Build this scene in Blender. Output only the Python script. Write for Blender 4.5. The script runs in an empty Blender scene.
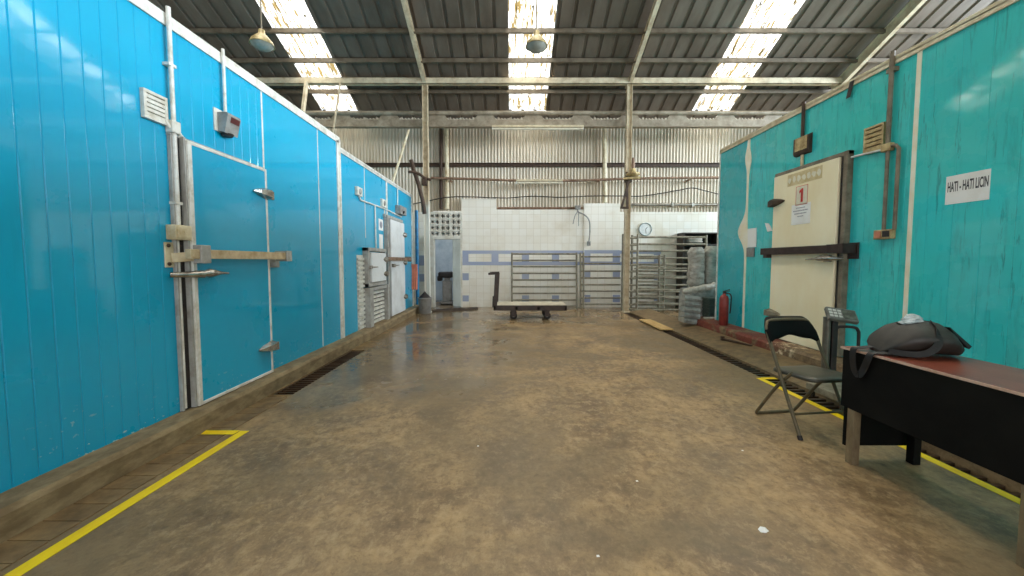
import bpy, bmesh, math, random
from mathutils import Vector, Matrix, noise

random.seed(7)
C = bpy.context.scene.collection
SC = bpy.context.scene

# ------------------------------------------------------------------ camera, world, light, exposure
F, CAMH = 370.0, 1.3                     # focal length in pixels of the 1024 wide frame, lens height
TH = math.atan(20.0 / F)
cam = bpy.data.objects.new('camera', bpy.data.cameras.new('camera'))
C.objects.link(cam)
cam.location = (0, 0, CAMH)
cam.rotation_euler = (math.pi / 2 - TH, 0, 0)
cam.data.sensor_width = 36.0
cam.data.lens = 36.0 * F / 1024.0
cam.data.shift_y = -7.0 / 1024.0
cam.data.clip_start = 0.05
SC.camera = cam

w = bpy.data.worlds.new('overcast_sky'); SC.world = w
w.use_nodes = True
w.node_tree.nodes['Background'].inputs[0].default_value = (0.86, 0.93, 1.0, 1)
w.node_tree.nodes['Background'].inputs[1].default_value = 1.6

def area(name, loc, direction, sx, sy, power, col):
    d = bpy.data.lights.new(name, 'AREA'); d.shape = 'RECTANGLE'
    d.size, d.size_y, d.energy, d.color = sx, sy, power, col
    o = bpy.data.objects.new(name, d); C.objects.link(o)
    o.location = loc
    o.rotation_euler = Vector(direction).to_track_quat('-Z', 'Y').to_euler()
    return o
# daylight of the three roof-light strips (set just above the translucent sheets)
ROOF_Z0, ROOF_S = 10.14, 0.456            # roof underside: z = ROOF_Z0 - ROOF_S * y, falling to the back wall
SKY_X = [(-5.2, -4.22), (-0.08, 0.92), (4.93, 5.95)]
RIDGE_Y, EAVE_Y = -1.0, 10.75
for (a, b) in SKY_X:
    ym = (RIDGE_Y + EAVE_Y) / 2
    area('skylight_daylight', ((a + b) / 2, ym + 0.2, ROOF_Z0 - ROOF_S * ym + 0.45), (0, -ROOF_S, -1), b - a, 12.4, 680, (1.0, 0.97, 0.9))
# daylight of the open side of the hall beyond the right cold room, and of the gate behind the photographer
area('side_daylight', (14.2, 3.5, 5.3), (-1, 0, -0.1), 16, 1.8, 3600, (0.78, 0.9, 1.0))
area('gate_daylight', (0.5, -9.0, 2.6), (0, 1, 0), 9, 4.6, 350, (1.0, 0.97, 0.92))

vs = SC.view_settings
SC.display_settings.display_device = 'sRGB'
vs.view_transform = 'Standard'; vs.look = 'None'
vs.exposure = 0.0; vs.gamma = 1.0; vs.use_curve_mapping = False

# ------------------------------------------------------------------ measuring helpers (camera model above)
def ray(px, py):
    xc, yc = (px - 512) / F, (281 - py) / F
    return Vector((xc, math.cos(TH) + yc * math.sin(TH), -math.sin(TH) + yc * math.cos(TH)))
def onX(px, py, X):
    d = ray(px, py); t = X / d.x
    return t * d.y, CAMH + t * d.z
def onY(px, py, Y):
    d = ray(px, py); t = Y / d.y
    return t * d.x, CAMH + t * d.z
def onZ(px, py, Z=0.0):
    d = ray(px, py); t = (Z - CAMH) / d.z
    return t * d.x, t * d.y
def PX(px, py, X): y, z = onX(px, py, X); return Vector((X, y, z))
def PY(px, py, Y): x, z = onY(px, py, Y); return Vector((x, Y, z))
def PZ(px, py, Z=0.0): x, y = onZ(px, py, Z); return Vector((x, y, Z))

# ------------------------------------------------------------------ materials
MATS = {}
def srgb(r, g, b):
    f = lambda c: (c / 255 / 12.92) if c / 255 <= 0.04045 else ((c / 255 + 0.055) / 1.055) ** 2.4
    return (f(r), f(g), f(b), 1)

class NT:
    def __init__(s, name):
        s.m = bpy.data.materials.new(name); s.m.use_nodes = True
        s.t = s.m.node_tree; s.b = s.t.nodes['Principled BSDF']; s.out = s.t.nodes['Material Output']
        s.co = s.n('ShaderNodeNewGeometry').outputs['Position']
    def n(s, typ, **kw):
        nd = s.t.nodes.new(typ)
        for k, v in kw.items(): setattr(nd, k, v)
        return nd
    def link(s, a, b): s.t.links.new(a, b)
    def val(s, sock, v):
        if hasattr(v, 'is_linked') or hasattr(v, 'links'): s.link(v, sock)
        else: sock.default_value = v
    def mapping(s, scale=(1, 1, 1), loc=(0, 0, 0)):
        m = s.n('ShaderNodeMapping'); s.link(s.co, m.inputs['Vector'])
        m.inputs['Scale'].default_value = scale; m.inputs['Location'].default_value = loc
        return m.outputs[0]
    def noise(s, scale, detail=5, rough=0.6, stretch=(1, 1, 1), loc=(0, 0, 0), dist=0.0):
        nd = s.n('ShaderNodeTexNoise'); s.link(s.mapping(stretch, loc), nd.inputs['Vector'])
        nd.inputs['Scale'].default_value = scale; nd.inputs['Detail'].default_value = detail
        nd.inputs['Roughness'].default_value = rough; nd.inputs['Distortion'].default_value = dist
        return nd.outputs['Fac']
    def ramp(s, fac, a, b, va=0.0, vb=1.0):
        r = s.n('ShaderNodeMapRange'); r.clamp = True
        s.val(r.inputs['Value'], fac)
        for k, v in zip(('From Min', 'From Max', 'To Min', 'To Max'), (a, b, va, vb)): r.inputs[k].default_value = v
        return r.outputs[0]
    def math(s, op, a, b=0.0):
        m = s.n('ShaderNodeMath', operation=op); s.val(m.inputs[0], a); s.val(m.inputs[1], b); return m.outputs[0]
    def mix(s, fac, a, b):
        m = s.n('ShaderNodeMix', data_type='RGBA'); s.val(m.inputs[0], fac); s.val(m.inputs[6], a); s.val(m.inputs[7], b)
        return m.outputs[2]
    def sep(s):
        x = s.n('ShaderNodeSeparateXYZ'); s.link(s.co, x.inputs[0]); return x.outputs
    def bump(s, h, strength=0.3, dist=0.01):
        b = s.n('ShaderNodeBump'); b.inputs['Strength'].default_value = strength; b.inputs['Distance'].default_value = dist
        s.link(h, b.inputs['Height']); s.link(b.outputs[0], s.b.inputs['Normal'])
    def set(s, col=None, rough=None, metal=None, spec=None):
        if col is not None: s.val(s.b.inputs['Base Color'], col)
        if rough is not None: s.val(s.b.inputs['Roughness'], rough)
        if metal is not None: s.val(s.b.inputs['Metallic'], metal)
        if spec is not None: s.val(s.b.inputs['Specular IOR Level'], spec)
        return s.m

def M(name, col, rough=0.5, metal=0.0, wear=None, amount=0.35, scale=6.0, stretch=(1, 1, 1), bump=0.0):
    """painted / plain surface with a second, worn tone in irregular patches"""
    if name in MATS: return MATS[name]
    t = NT(name)
    if wear is None: wear = tuple(c * 0.72 for c in col[:3]) + (1,)
    f = t.noise(scale, 6, 0.65, stretch)
    c = t.mix(t.ramp(f, 0.62 - amount * 0.5, 0.75 - amount * 0.2), col, wear)
    t.set(c, rough, metal)
    if bump: t.bump(f, bump, 0.01)
    if name in ('black_board', 'black_vinyl'): t.b.inputs['Specular IOR Level'].default_value = 0.15
    MATS[name] = t.m
    return t.m

def mat_panel(name, base, alt, chip, streak, rough=0.22):
    t = NT(name)
    big = t.noise(0.9, 3, 0.5, (1, 1, 0.6))
    c = t.mix(t.ramp(big, 0.35, 0.7), base, alt)
    st = t.noise(5.0, 6, 0.7, (1, 2.2, 0.35))
    c = t.mix(t.ramp(st, 0.52, 0.72, 0.0, streak * 0.8), c, tuple(v * 0.4 for v in base[:3]) + (1,))
    th = t.noise(20.0, 4, 0.7, (1, 1.6, 0.13), (0, 3, 1), 0.5); gate = t.noise(1.3, 3, 0.6, (1, 1, 0.8), (4, 0, 2))
    k = t.math('MULTIPLY', t.ramp(th, 0.585, 0.64), t.ramp(gate, 0.42, 0.58, 0.12, 1.0))
    c = t.mix(t.math('MULTIPLY', k, streak), c, tuple(v * 0.22 for v in base[:3]) + (1,))
    if chip:
        z = t.sep()[2]
        fl = t.noise(26, 3, 0.6, (1, 1, 1.4), (3, 1, 0))
        zone = t.noise(1.6, 2, 0.5, (1, 1, 2.5))
        low = t.math('MULTIPLY', t.ramp(z, 0.5, 0.2, 0.0, 1.0), t.ramp(zone, 0.45, 0.6))
        k = t.math('MULTIPLY', t.ramp(fl, 0.635, 0.675), low)
        c = t.mix(k, c, srgb(190, 205, 205))
    r = t.ramp(t.noise(3, 4, 0.6), 0.3, 0.7, rough * 0.8, rough * 1.5)
    t.set(c, r, 0.0, 0.25)
    t.b.inputs['Coat Weight'].default_value = 0.65; t.b.inputs['Coat Roughness'].default_value = 0.06; t.b.inputs['Coat IOR'].default_value = 1.6
    t.bump(t.noise(2.4, 3, 0.5, (1, 1, 0.7)), 0.2, 0.02)
    MATS[name] = t.m
    return t.m

AZURE = mat_panel('azure_paint', srgb(0, 169, 211), srgb(0, 160, 203), True, 0.05, 0.3)
TEAL = mat_panel('teal_paint', srgb(48, 198, 204), srgb(64, 206, 200), False, 0.6, 0.24)
TEALB = mat_panel('teal_blue_paint', srgb(26, 176, 192), srgb(40, 184, 190), False, 0.4, 0.25)

def mat_floor():
    t = NT('wet_concrete')
    x, y, z = t.sep()
    big = t.noise(0.55, 4, 0.6, dist=0.6)
    mid = t.noise(2.3, 8, 0.7, dist=0.4)
    fine = t.noise(30, 5, 0.7)
    c = t.mix(t.ramp(mid, 0.36, 0.64), srgb(120, 97, 71), srgb(178, 148, 106))
    blot = t.noise(5.5, 9, 0.75, (1, 0.8, 1), (2, 9, 0), 1.2)
    c = t.mix(t.ramp(blot, 0.44, 0.64, 0.0, 0.5), c, srgb(106, 84, 57))
    grain = t.noise(15, 8, 0.78, (1, 0.85, 1), (7, 3, 0), 0.25)
    c = t.mix(t.ramp(grain, 0.5, 0.62, 0.0, 0.55), c, srgb(186, 159, 120))
    c = t.mix(t.ramp(grain, 0.46, 0.36, 0.0, 0.5), c, srgb(88, 68, 46))
    c = t.mix(t.ramp(big, 0.46, 0.56, 0.0, 0.6), c, srgb(112, 96, 72))
    c = t.mix(t.ramp(fine, 0.5, 0.7, 0.0, 0.35), c, srgb(98, 80, 56))
    spots = t.noise(9, 4, 0.6, loc=(5, 2, 0))
    c = t.mix(t.ramp(spots, 0.66, 0.74, 0.0, 0.5), c, srgb(92, 72, 48))
    # wet film towards the back left: darker and glossy
    ex = t.math('SUBTRACT', 1.0, t.ramp(x, -1.6, 1.4))
    ey = t.math('MULTIPLY', t.ramp(y, 2.7, 4.2), t.ramp(y, 11, 9.5, 0.5, 1))
    far = t.ramp(y, 5.5, 8.5, 0.0, 0.62)
    wet = t.math('MAXIMUM', t.math('MULTIPLY', ex, ey), far)
    wn = t.noise(1.3, 4, 0.6, loc=(1, 7, 0))
    wet = t.ramp(t.math('ADD', wet, t.math('MULTIPLY', wn, 0.9)), 0.75, 1.15)
    c = t.mix(t.math('MULTIPLY', wet, 0.3), c, srgb(98, 83, 61))
    dry = t.ramp(mid, 0.3, 0.7, 0.36, 0.6)
    r = t.math('ADD', t.math('MULTIPLY', dry, t.math('SUBTRACT', 1.0, wet)), t.math('MULTIPLY', wet, t.ramp(wn, 0.4, 0.62, 0.26, 0.06)))
    t.set(c, r, 0.0, 0.5)
    h = t.math('MULTIPLY', t.math('ADD', t.math('MULTIPLY', mid, 0.8), t.math('MULTIPLY', fine, 0.25)), t.math('SUBTRACT', 1.0, t.math('MULTIPLY', wet, 0.8)))
    t.bump(h, 0.25, 0.012)
    return t.m
FLOOR = mat_floor()
KERB = M('kerb_concrete', srgb(164, 146, 112), 0.75, 0, srgb(116, 98, 70), 0.7, 9.0, (1, 0.6, 1.4), 0.6)
REDKERB = M('red_painted_kerb', srgb(126, 66, 50), 0.6, 0, srgb(120, 98, 72), 0.75, 3.0, (1, 1, 1), 0.3)
STRIP = M('apron_concrete', srgb(148, 124, 88), 0.45, 0, srgb(104, 84, 58), 0.6, 8.0, (1, 1, 1), 0.3)
DRAINM = M('drain_mud', srgb(44, 32, 24), 0.35, 0, srgb(84, 62, 44), 0.5, 8)
ROOFM = M('roof_sheet', srgb(118, 107, 95), 0.55, 0.0, srgb(92, 81, 69), 0.6, 1.5, (1.6, 0.35, 1))
STEEL = M('cream_steel', srgb(216, 202, 174), 0.55, 0.0, srgb(180, 160, 130), 0.4, 5)
STEELD = M('dull_steel', srgb(164, 152, 132), 0.5, 0.0, srgb(122, 108, 88), 0.5, 5)
RUST = M('rusty_pipe', srgb(156, 130, 108), 0.6, 0.1, srgb(112, 82, 62), 0.6, 7)
RUSTD = M('dark_rust', srgb(82, 62, 46), 0.6, 0.1, srgb(54, 38, 28), 0.5, 9)
ALU = M('aluminium_trim', srgb(226, 226, 220), 0.35, 0.0, srgb(190, 184, 170), 0.35, 9)
ALUY = M('stained_trim', srgb(226, 216, 186), 0.45, 0.0, srgb(186, 164, 124), 0.4, 6)
GALV = M('galvanised_steel', srgb(165, 160, 150), 0.38, 0.6, srgb(110, 98, 82), 0.45, 12)
GALVD = M('grey_galvanised_tube', srgb(150, 144, 126), 0.45, 0.1, srgb(108, 98, 80), 0.45, 12)
CHROME = M('worn_chrome', srgb(190, 188, 182), 0.25, 0.9, srgb(120, 108, 92), 0.4, 20)
GASKET = M('black_rubber', srgb(34, 30, 30), 0.6, 0, srgb(60, 50, 44), 0.3, 8)
GREYJ = M('grey_jamb', srgb(172, 172, 168), 0.4, 0.0, srgb(140, 136, 128), 0.4, 8)
TANBAR = M('galvanised_bar', srgb(214, 198, 164), 0.4, 0.1, srgb(176, 150, 112), 0.5, 10)
BROWNBAR = M('dark_painted_bar', srgb(66, 50, 44), 0.5, 0.1, srgb(44, 26, 22), 0.6, 12)
PVCW = M('white_plastic', srgb(222, 222, 214), 0.45, 0, srgb(190, 184, 168), 0.4, 10)
PVCG = M('grey_plastic', srgb(150, 152, 150), 0.5, 0, srgb(118, 114, 108), 0.4, 10)
PVCY = M('yellowed_plastic', srgb(198, 178, 128), 0.5, 0, srgb(140, 110, 66), 0.5, 14)
DARKSLOT = M('dark_slot', srgb(52, 48, 44), 0.8)
CREAMDOOR = M('cream_door_panel', srgb(252, 243, 212), 0.4, 0, srgb(244, 230, 190), 0.5, 1.6, (1, 1, 0.5))
WHITEDOOR = M('white_door_panel', srgb(228, 232, 234), 0.35, 0, srgb(206, 208, 208), 0.3, 2)
PAPER = M('white_paper', srgb(240, 240, 238), 0.7, 0, srgb(228, 226, 220), 0.3, 5)
INK = M('grey_ink', srgb(62, 62, 68), 0.7)
INKL = M('pale_ink', srgb(150, 150, 160), 0.7)
RED = M('red_ink', srgb(196, 40, 34), 0.6)
FAINT = M('faded_letter_film', srgb(236, 230, 208), 0.5)
YTAPE = M('yellow_tape', srgb(255, 224, 8), 0.45, 0, srgb(240, 204, 16), 0.35, 12, (1, 0.4, 1))
BLACKP = M('black_board', srgb(9, 9, 8), 0.75, 0, srgb(20, 19, 16), 0.5, 3)
REDTOP = M('red_table_top', srgb(100, 38, 30), 0.3, 0, srgb(136, 72, 54), 0.7, 5, (1.4, 0.7, 1))
EDGE = M('pale_table_edging', srgb(214, 180, 160), 0.45, 0, srgb(176, 136, 110), 0.5, 9)
LEGW = M('scuffed_wood', srgb(140, 122, 92), 0.6, 0, srgb(92, 70, 48), 0.6, 9, (1, 1, 0.4))
CHAIRT = M('olive_chair_tube', srgb(92, 86, 68), 0.4, 0.2, srgb(116, 100, 74), 0.45, 18)
VINYL = M('black_vinyl', srgb(10, 10, 10), 0.6, 0, srgb(14, 13, 13), 0.3, 6)
SEATV = M('seat_vinyl', srgb(62, 60, 52), 0.35, 0, srgb(76, 72, 60), 0.4, 6)
BAGM = M('bag_nylon', srgb(58, 53, 47), 0.5, 0, srgb(32, 29, 26), 0.5, 8, (1, 1, 1), 0.2)
BAGD = M('bag_black_webbing', srgb(20, 19, 20), 0.6, 0, srgb(28, 26, 27), 0.4, 12)
PLASTIC = M('clear_plastic_film', srgb(216, 226, 228), 0.2, 0, srgb(150, 160, 160), 0.5, 20, (1, 1, 1), 0.5)
EXTR = M('extinguisher_red', srgb(146, 56, 48), 0.4, 0, srgb(112, 40, 34), 0.35, 8)
SACK = M('grey_film_sack', srgb(190, 186, 176), 0.35, 0, srgb(140, 134, 122), 0.5, 9, (1, 1, 2.4), 0.5)
TARP = M('pale_tarp', srgb(196, 192, 180), 0.5, 0, srgb(150, 144, 130), 0.5, 8, (1, 1, 1), 0.4)
FOLD = M('grey_folded_sheet', srgb(172, 174, 168), 0.4, 0, srgb(128, 128, 122), 0.5, 9)
CRATE = M('dark_green_crate', srgb(70, 86, 78), 0.5, 0, srgb(50, 60, 54), 0.4, 8)
SHELFD = M('dark_shelf', srgb(66, 58, 50), 0.6, 0, srgb(46, 40, 34), 0.5, 5)
WOODP = M('pale_plank', srgb(214, 180, 118), 0.55, 0, srgb(190, 150, 92), 0.45, 4, (4, 0.5, 1))
CLOTHO = M('salmon_cloth', srgb(240, 140, 108), 0.8, 0, srgb(220, 118, 92), 0.5, 9)
BUCKG = M('grey_bucket', srgb(160, 158, 154), 0.5, 0, srgb(124, 122, 118), 0.5, 6)
BLUEP = M('blue_painted_post', srgb(20, 140, 195), 0.4, 0, srgb(16, 100, 150), 0.4, 8)
PALEBLUE = M('pale_blue_wall', srgb(206, 220, 232), 0.6, 0, srgb(160, 184, 202), 0.4, 2)
LEAF = M('weathered_door_leaf', srgb(196, 204, 200), 0.5, 0, srgb(168, 174, 168), 0.5, 4, (1, 1, 0.4))
WHITEW = M('whitewash', srgb(224, 222, 212), 0.65, 0, srgb(196, 188, 170), 0.4, 4)
RUBBLE = M('dark_rubble', srgb(72, 58, 44), 0.85, 0, srgb(46, 36, 28), 0.6, 12, (1, 1, 1), 0.5)
BELL = M('lamp_bell', srgb(196, 178, 128), 0.45, 0.1, srgb(150, 128, 84), 0.5, 12)
GLASSD = M('lamp_glass', srgb(150, 150, 140), 0.15, 0.0)
CABLE = M('black_cable', srgb(38, 34, 32), 0.6)
DISPLAY = M('scale_display', srgb(66, 70, 62), 0.2, 0, srgb(110, 114, 104), 0.4, 20)
SCALEG = M('scale_casing', srgb(104, 106, 100), 0.4, 0, srgb(80, 80, 74), 0.4, 14)
KEYS = M('scale_keys', srgb(196, 198, 192), 0.5)
TROLTOP = M('trolley_deck', srgb(216, 206, 184), 0.5, 0, srgb(186, 172, 146), 0.5, 5)
TROLFR = M('trolley_frame', srgb(70, 52, 44), 0.5, 0.1, srgb(46, 34, 28), 0.6, 9)
TYRE = M('black_tyre', srgb(40, 38, 36), 0.7)
CLOCKW = M('clock_face', srgb(236, 238, 236), 0.4)
CLOCKR = M('clock_rim', srgb(176, 188, 186), 0.35)
LAMPW = M('tube_lamp_white', srgb(204, 190, 160), 0.45, 0, srgb(176, 158, 126), 0.4, 9)
TUBEW = M('fluorescent_tube', srgb(222, 214, 192), 0.4)

JAMBG = M('stained_grey_jamb', srgb(136, 126, 108), 0.5, 0.0, srgb(96, 84, 66), 0.5, 7)
def mat_corr():
    t = NT('corrugated_zinc')
    big = t.noise(0.7, 4, 0.6, (1, 1, 0.4))
    st = t.noise(3.0, 5, 0.6, (4, 1, 0.25))
    c = t.mix(t.ramp(big, 0.35, 0.65), srgb(214, 204, 186), srgb(194, 180, 156))
    c = t.mix(t.ramp(st, 0.5, 0.72, 0, 0.55), c, srgb(150, 134, 108))
    t.set(c, 0.5, 0.05)
    return t.m
CORR = mat_corr()

def mat_tiles():
    t = NT('white_tiles')
    b = t.n('ShaderNodeTexBrick'); b.offset = 0.0; b.squash = 1.0
    m = t.n('ShaderNodeCombineXYZ'); s = t.sep(); t.link(s[0], m.inputs[0]); t.link(s[2], m.inputs[1])
    t.link(m.outputs[0], b.inputs['Vector'])
    b.inputs['Scale'].default_value = 1.0; b.inputs['Brick Width'].default_value = 0.2; b.inputs['Row Height'].default_value = 0.2
    b.inputs['Mortar Size'].default_value = 0.004; b.inputs['Mortar Smooth'].default_value = 0.3
    b.inputs['Color1'].default_value = srgb(240, 236, 226); b.inputs['Color2'].default_value = srgb(234, 228, 214)
    b.inputs['Mortar'].default_value = srgb(208, 198, 180)
    dirt = t.noise(1.1, 5, 0.65, (1, 1, 1.3))
    c = t.mix(t.ramp(dirt, 0.5, 0.75, 0, 0.4), b.outputs['Color'], srgb(196, 178, 142))
    low = t.math('MULTIPLY', t.ramp(s[2], 0.9, 0.05, 0, 1), t.ramp(t.noise(2.2, 5, 0.6), 0.35, 0.7))
    c = t.mix(t.math('MULTIPLY', low, 0.4), c, srgb(186, 162, 122))
    t.set(c, 0.3, 0.0)
    return t.m
TILES = mat_tiles()
BTILE = M('blue_tiles', srgb(150, 160, 188), 0.3, 0, srgb(160, 166, 182), 0.4, 2)

def mat_sky():
    t = NT('roof_light_sheet')
    nd = t.t
    tr = t.n('ShaderNodeBsdfTransparent'); tl = t.n('ShaderNodeBsdfTranslucent')
    s = t.sep()
    d1 = t.noise(7.0, 4, 0.7, (2.6, 0.35, 0.35)); d2 = t.noise(14.0, 5, 0.7, (1, 0.5, 0.5), (3, 0, 0))
    lap = t.math('ABSOLUTE', t.math('SUBTRACT', t.math('FRACT', t.math('MULTIPLY', s[0], 5.6)), 0.5))
    lapm = t.math('MULTIPLY', t.ramp(lap, 0.1, 0.02), t.ramp(d2, 0.35, 0.6))
    stain = t.ramp(d1, 0.485, 0.56)
    c = t.mix(stain, (0.9, 0.9, 0.86, 1), (0.16, 0.115, 0.045, 1))
    c = t.mix(t.ramp(d2, 0.62, 0.66), c, (0.024, 0.018, 0.008, 1))
    c = t.mix(lapm, c, (0.02, 0.015, 0.008, 1))
    t.link(c, tr.inputs[0]); t.link(c, tl.inputs[0])
    mx = t.n('ShaderNodeMixShader'); mx.inputs[0].default_value = 0.3
    t.link(tr.outputs[0], mx.inputs[1]); t.link(tl.outputs[0], mx.inputs[2])
    t.link(mx.outputs[0], t.out.inputs['Surface'])
    return t.m
SKYM = mat_sky()

# ------------------------------------------------------------------ mesh builder
ORI = {}
class MB:
    def __init__(s): s.v, s.f, s.sm = [], [], []
    def add(s, vs, fs, smooth=False):
        b = len(s.v); s.v += [Vector(v) for v in vs]
        s.f += [tuple(b + i for i in f) for f in fs]; s.sm += [smooth] * len(fs)
        return s
    def box(s, x0, x1, y0, y1, z0, z1, bev=0.0, seg=2, mat=None):
        x0, x1 = min(x0, x1), max(x0, x1); y0, y1 = min(y0, y1), max(y0, y1); z0, z1 = min(z0, z1), max(z0, z1)
        if bev <= 0 and mat is None:
            v = [(x, y, z) for z in (z0, z1) for y in (y0, y1) for x in (x0, x1)]
            return s.add(v, [(0, 2, 3, 1), (4, 5, 7, 6), (0, 1, 5, 4), (2, 6, 7, 3), (0, 4, 6, 2), (1, 3, 7, 5)])
        bm = bmesh.new(); bmesh.ops.create_cube(bm, size=1)
        for v in bm.verts:
            v.co = Vector(((x0 + x1) / 2 + v.co.x * (x1 - x0), (y0 + y1) / 2 + v.co.y * (y1 - y0), (z0 + z1) / 2 + v.co.z * (z1 - z0)))
        if bev > 0: bmesh.ops.bevel(bm, geom=bm.edges[:], offset=bev, segments=seg, profile=0.5, affect='EDGES')
        if mat is not None: bmesh.ops.transform(bm, matrix=mat, verts=bm.verts)
        bm.verts.index_update()
        s.add([v.co.copy() for v in bm.verts], [tuple(v.index for v in f.verts) for f in bm.faces]); bm.free()
        return s
    def bar(s, p, q, wd, ht, bev=0.0, up=(0, 0, 1)):
        p, q = Vector(p), Vector(q); d = q - p; L = d.length; d.normalize()
        u = Vector(up)
        if abs(d.dot(u)) > 0.95: u = Vector((1, 0, 0)) if abs(d.x) < 0.9 else Vector((0, 1, 0))
        sd = d.cross(u).normalized(); u = sd.cross(d).normalized()
        m = Matrix(((d.x, sd.x, u.x, p.x), (d.y, sd.y, u.y, p.y), (d.z, sd.z, u.z, p.z), (0, 0, 0, 1)))
        return s.box(0, L, -wd / 2, wd / 2, -ht / 2, ht / 2, bev, 2, m)
    def tube(s, pts, r, n=10, cap=True, squash=1.0):
        pts = [Vector(p) for p in pts]; R = r if isinstance(r, (list, tuple)) else [r] * len(pts)
        rings = []; prev = None
        for i, p in enumerate(pts):
            d = (pts[min(i + 1, len(pts) - 1)] - pts[max(i - 1, 0)]).normalized()
            if prev is None:
                a = Vector((0, 0, 1)) if abs(d.z) < 0.9 else Vector((1, 0, 0))
            else: a = prev
            e1 = (a - d * a.dot(d)).normalized(); e2 = d.cross(e1); prev = e1
            rings.append([p + (e1 * math.cos(t) + e2 * math.sin(t) * squash) * R[i] for t in [2 * math.pi * k / n for k in range(n)]])
        return s.loft(rings, cap)
    def loft(s, rings, cap=True, smooth=True, closed=True):
        n = len(rings[0]); v = [q for rg in rings for q in rg]; f = []
        for i in range(len(rings) - 1):
            for k in range(n if closed else n - 1):
                a, b = i * n + k, i * n + (k + 1) % n
                f.append((a, b, b + n, a + n))
        s.add(v, f, smooth)
        if cap:
            s.add(rings[0], [tuple(reversed(range(n)))]); s.add(rings[-1], [tuple(range(n))])
        return s
    def lathe(s, prof, c, axis=(0, 0, 1), n=24, cap=True):
        ax = Vector(axis).normalized(); a = Vector((1, 0, 0)) if abs(ax.x) < 0.9 else Vector((0, 1, 0))
        e1 = (a - ax * a.dot(ax)).normalized(); e2 = ax.cross(e1); c = Vector(c)
        return s.loft([[c + ax * h + (e1 * math.cos(2 * math.pi * k / n) + e2 * math.sin(2 * math.pi * k / n)) * max(r, 1e-4) for k in range(n)] for r, h in prof], cap)
    def prism(s, poly, axis, a, b):
        """poly: 2D points; axis 'x': (y,z), 'y': (x,z), 'z': (x,y); extruded from a to b"""
        mk = {'x': lambda p, t: (t, p[0], p[1]), 'y': lambda p, t: (p[0], t, p[1]), 'z': lambda p, t: (p[0], p[1], t)}[axis]
        n = len(poly); v = [mk(p, a) for p in poly] + [mk(p, b) for p in poly]
        return s.add(v, [tuple(range(n)), tuple(reversed(range(n, 2 * n)))] + [(k, (k + 1) % n, n + (k + 1) % n, n + k) for k in range(n)])
    def build(s, name, mat, parent=None):
        me = bpy.data.meshes.new(name)
        if parent is not None: o0 = ORI[parent.name]
        else:
            lo = [min(v[i] for v in s.v) for i in range(3)]; hi = [max(v[i] for v in s.v) for i in range(3)]
            o0 = Vector(((lo[0] + hi[0]) / 2, (lo[1] + hi[1]) / 2, lo[2]))
        me.from_pydata([v - o0 for v in s.v], [], s.f)
        me.polygons.foreach_set('use_smooth', s.sm)
        bm = bmesh.new(); bm.from_mesh(me); bmesh.ops.recalc_face_normals(bm, faces=bm.faces[:]); bm.to_mesh(me); bm.free()
        me.materials.append(mat); me.update()
        o = bpy.data.objects.new(name, me); C.objects.link(o)
        if parent is not None: o.parent = parent
        else: o.location = o0
        ORI[o.name] = o0
        return o

def tag(o, label=None, cat=None, group=None, kind=None):
    if label: o['label'] = label
    if cat: o['category'] = cat
    if group: o['group'] = group
    if kind: o['kind'] = kind
    return o
def thing(name, label, cat, loc, group=None, kind=None):
    o = bpy.data.objects.new(name, None); C.objects.link(o); o.location = loc
    o.empty_display_size = 0.1
    ORI[o.name] = Vector(loc)
    return tag(o, label, cat, group, kind)
def struct(name, mb, mat, label, cat, group=None): return tag(mb.build(name, mat), label, cat, group, 'structure')
def one(name, mb, mat, label, cat, group=None): return tag(mb.build(name, mat), label, cat, group)

def curve_pts(pts, n=8):
    """Catmull-Rom through pts"""
    P = [Vector(p) for p in pts]; P = [P[0] * 2 - P[1]] + P + [P[-1] * 2 - P[-2]]; out = []
    for i in range(1, len(P) - 2):
        for k in range(n):
            t = k / n; a, b, c, d = P[i - 1], P[i], P[i + 1], P[i + 2]
            out.append(0.5 * ((2 * b) + (c - a) * t + (2 * a - 5 * b + 4 * c - d) * t * t + (3 * b - a - 3 * c + d) * t ** 3))
    out.append(P[-2]); return out

def lettering(body, mat4, width, height, bold=0.0):
    """mesh letters in the local XY plane (0..width, 0..height), placed by a matrix"""
    cu = bpy.data.curves.new('lettering', 'FONT'); cu.body = body; cu.extrude = 0.02; cu.offset = bold; cu.resolution_u = 3
    ob = bpy.data.objects.new('lettering', cu); C.objects.link(ob)
    bpy.context.view_layer.update()
    me = bpy.data.meshes.new_from_object(ob.evaluated_get(bpy.context.evaluated_depsgraph_get()))
    vs = [v.co.copy() for v in me.vertices]; fs = [tuple(p.vertices) for p in me.polygons]
    C.objects.unlink(ob); bpy.data.objects.remove(ob); bpy.data.curves.remove(cu); bpy.data.meshes.remove(me)
    x0, x1 = min(v.x for v in vs), max(v.x for v in vs); y0, y1 = min(v.y for v in vs), max(v.y for v in vs)
    mb = MB()
    mb.add([mat4 @ Vector(((v.x - x0) / (x1 - x0) * width, (v.y - y0) / (y1 - y0) * height, v.z * 0.03)) for v in vs], fs)
    return mb
def face_negx(X, y, z):   # lettering on a wall facing -X: reads towards smaller y
    return Matrix(((0, 0, -1, X), (-1, 0, 0, y), (0, 1, 0, z), (0, 0, 0, 1)))

# ------------------------------------------------------------------ the building shell
XL, XR = -2.53, 3.78            # faces of the cold rooms
KL, KR = -2.353, 3.458          # kerb faces
BACK = 10.4                     # tiled wall
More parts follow.
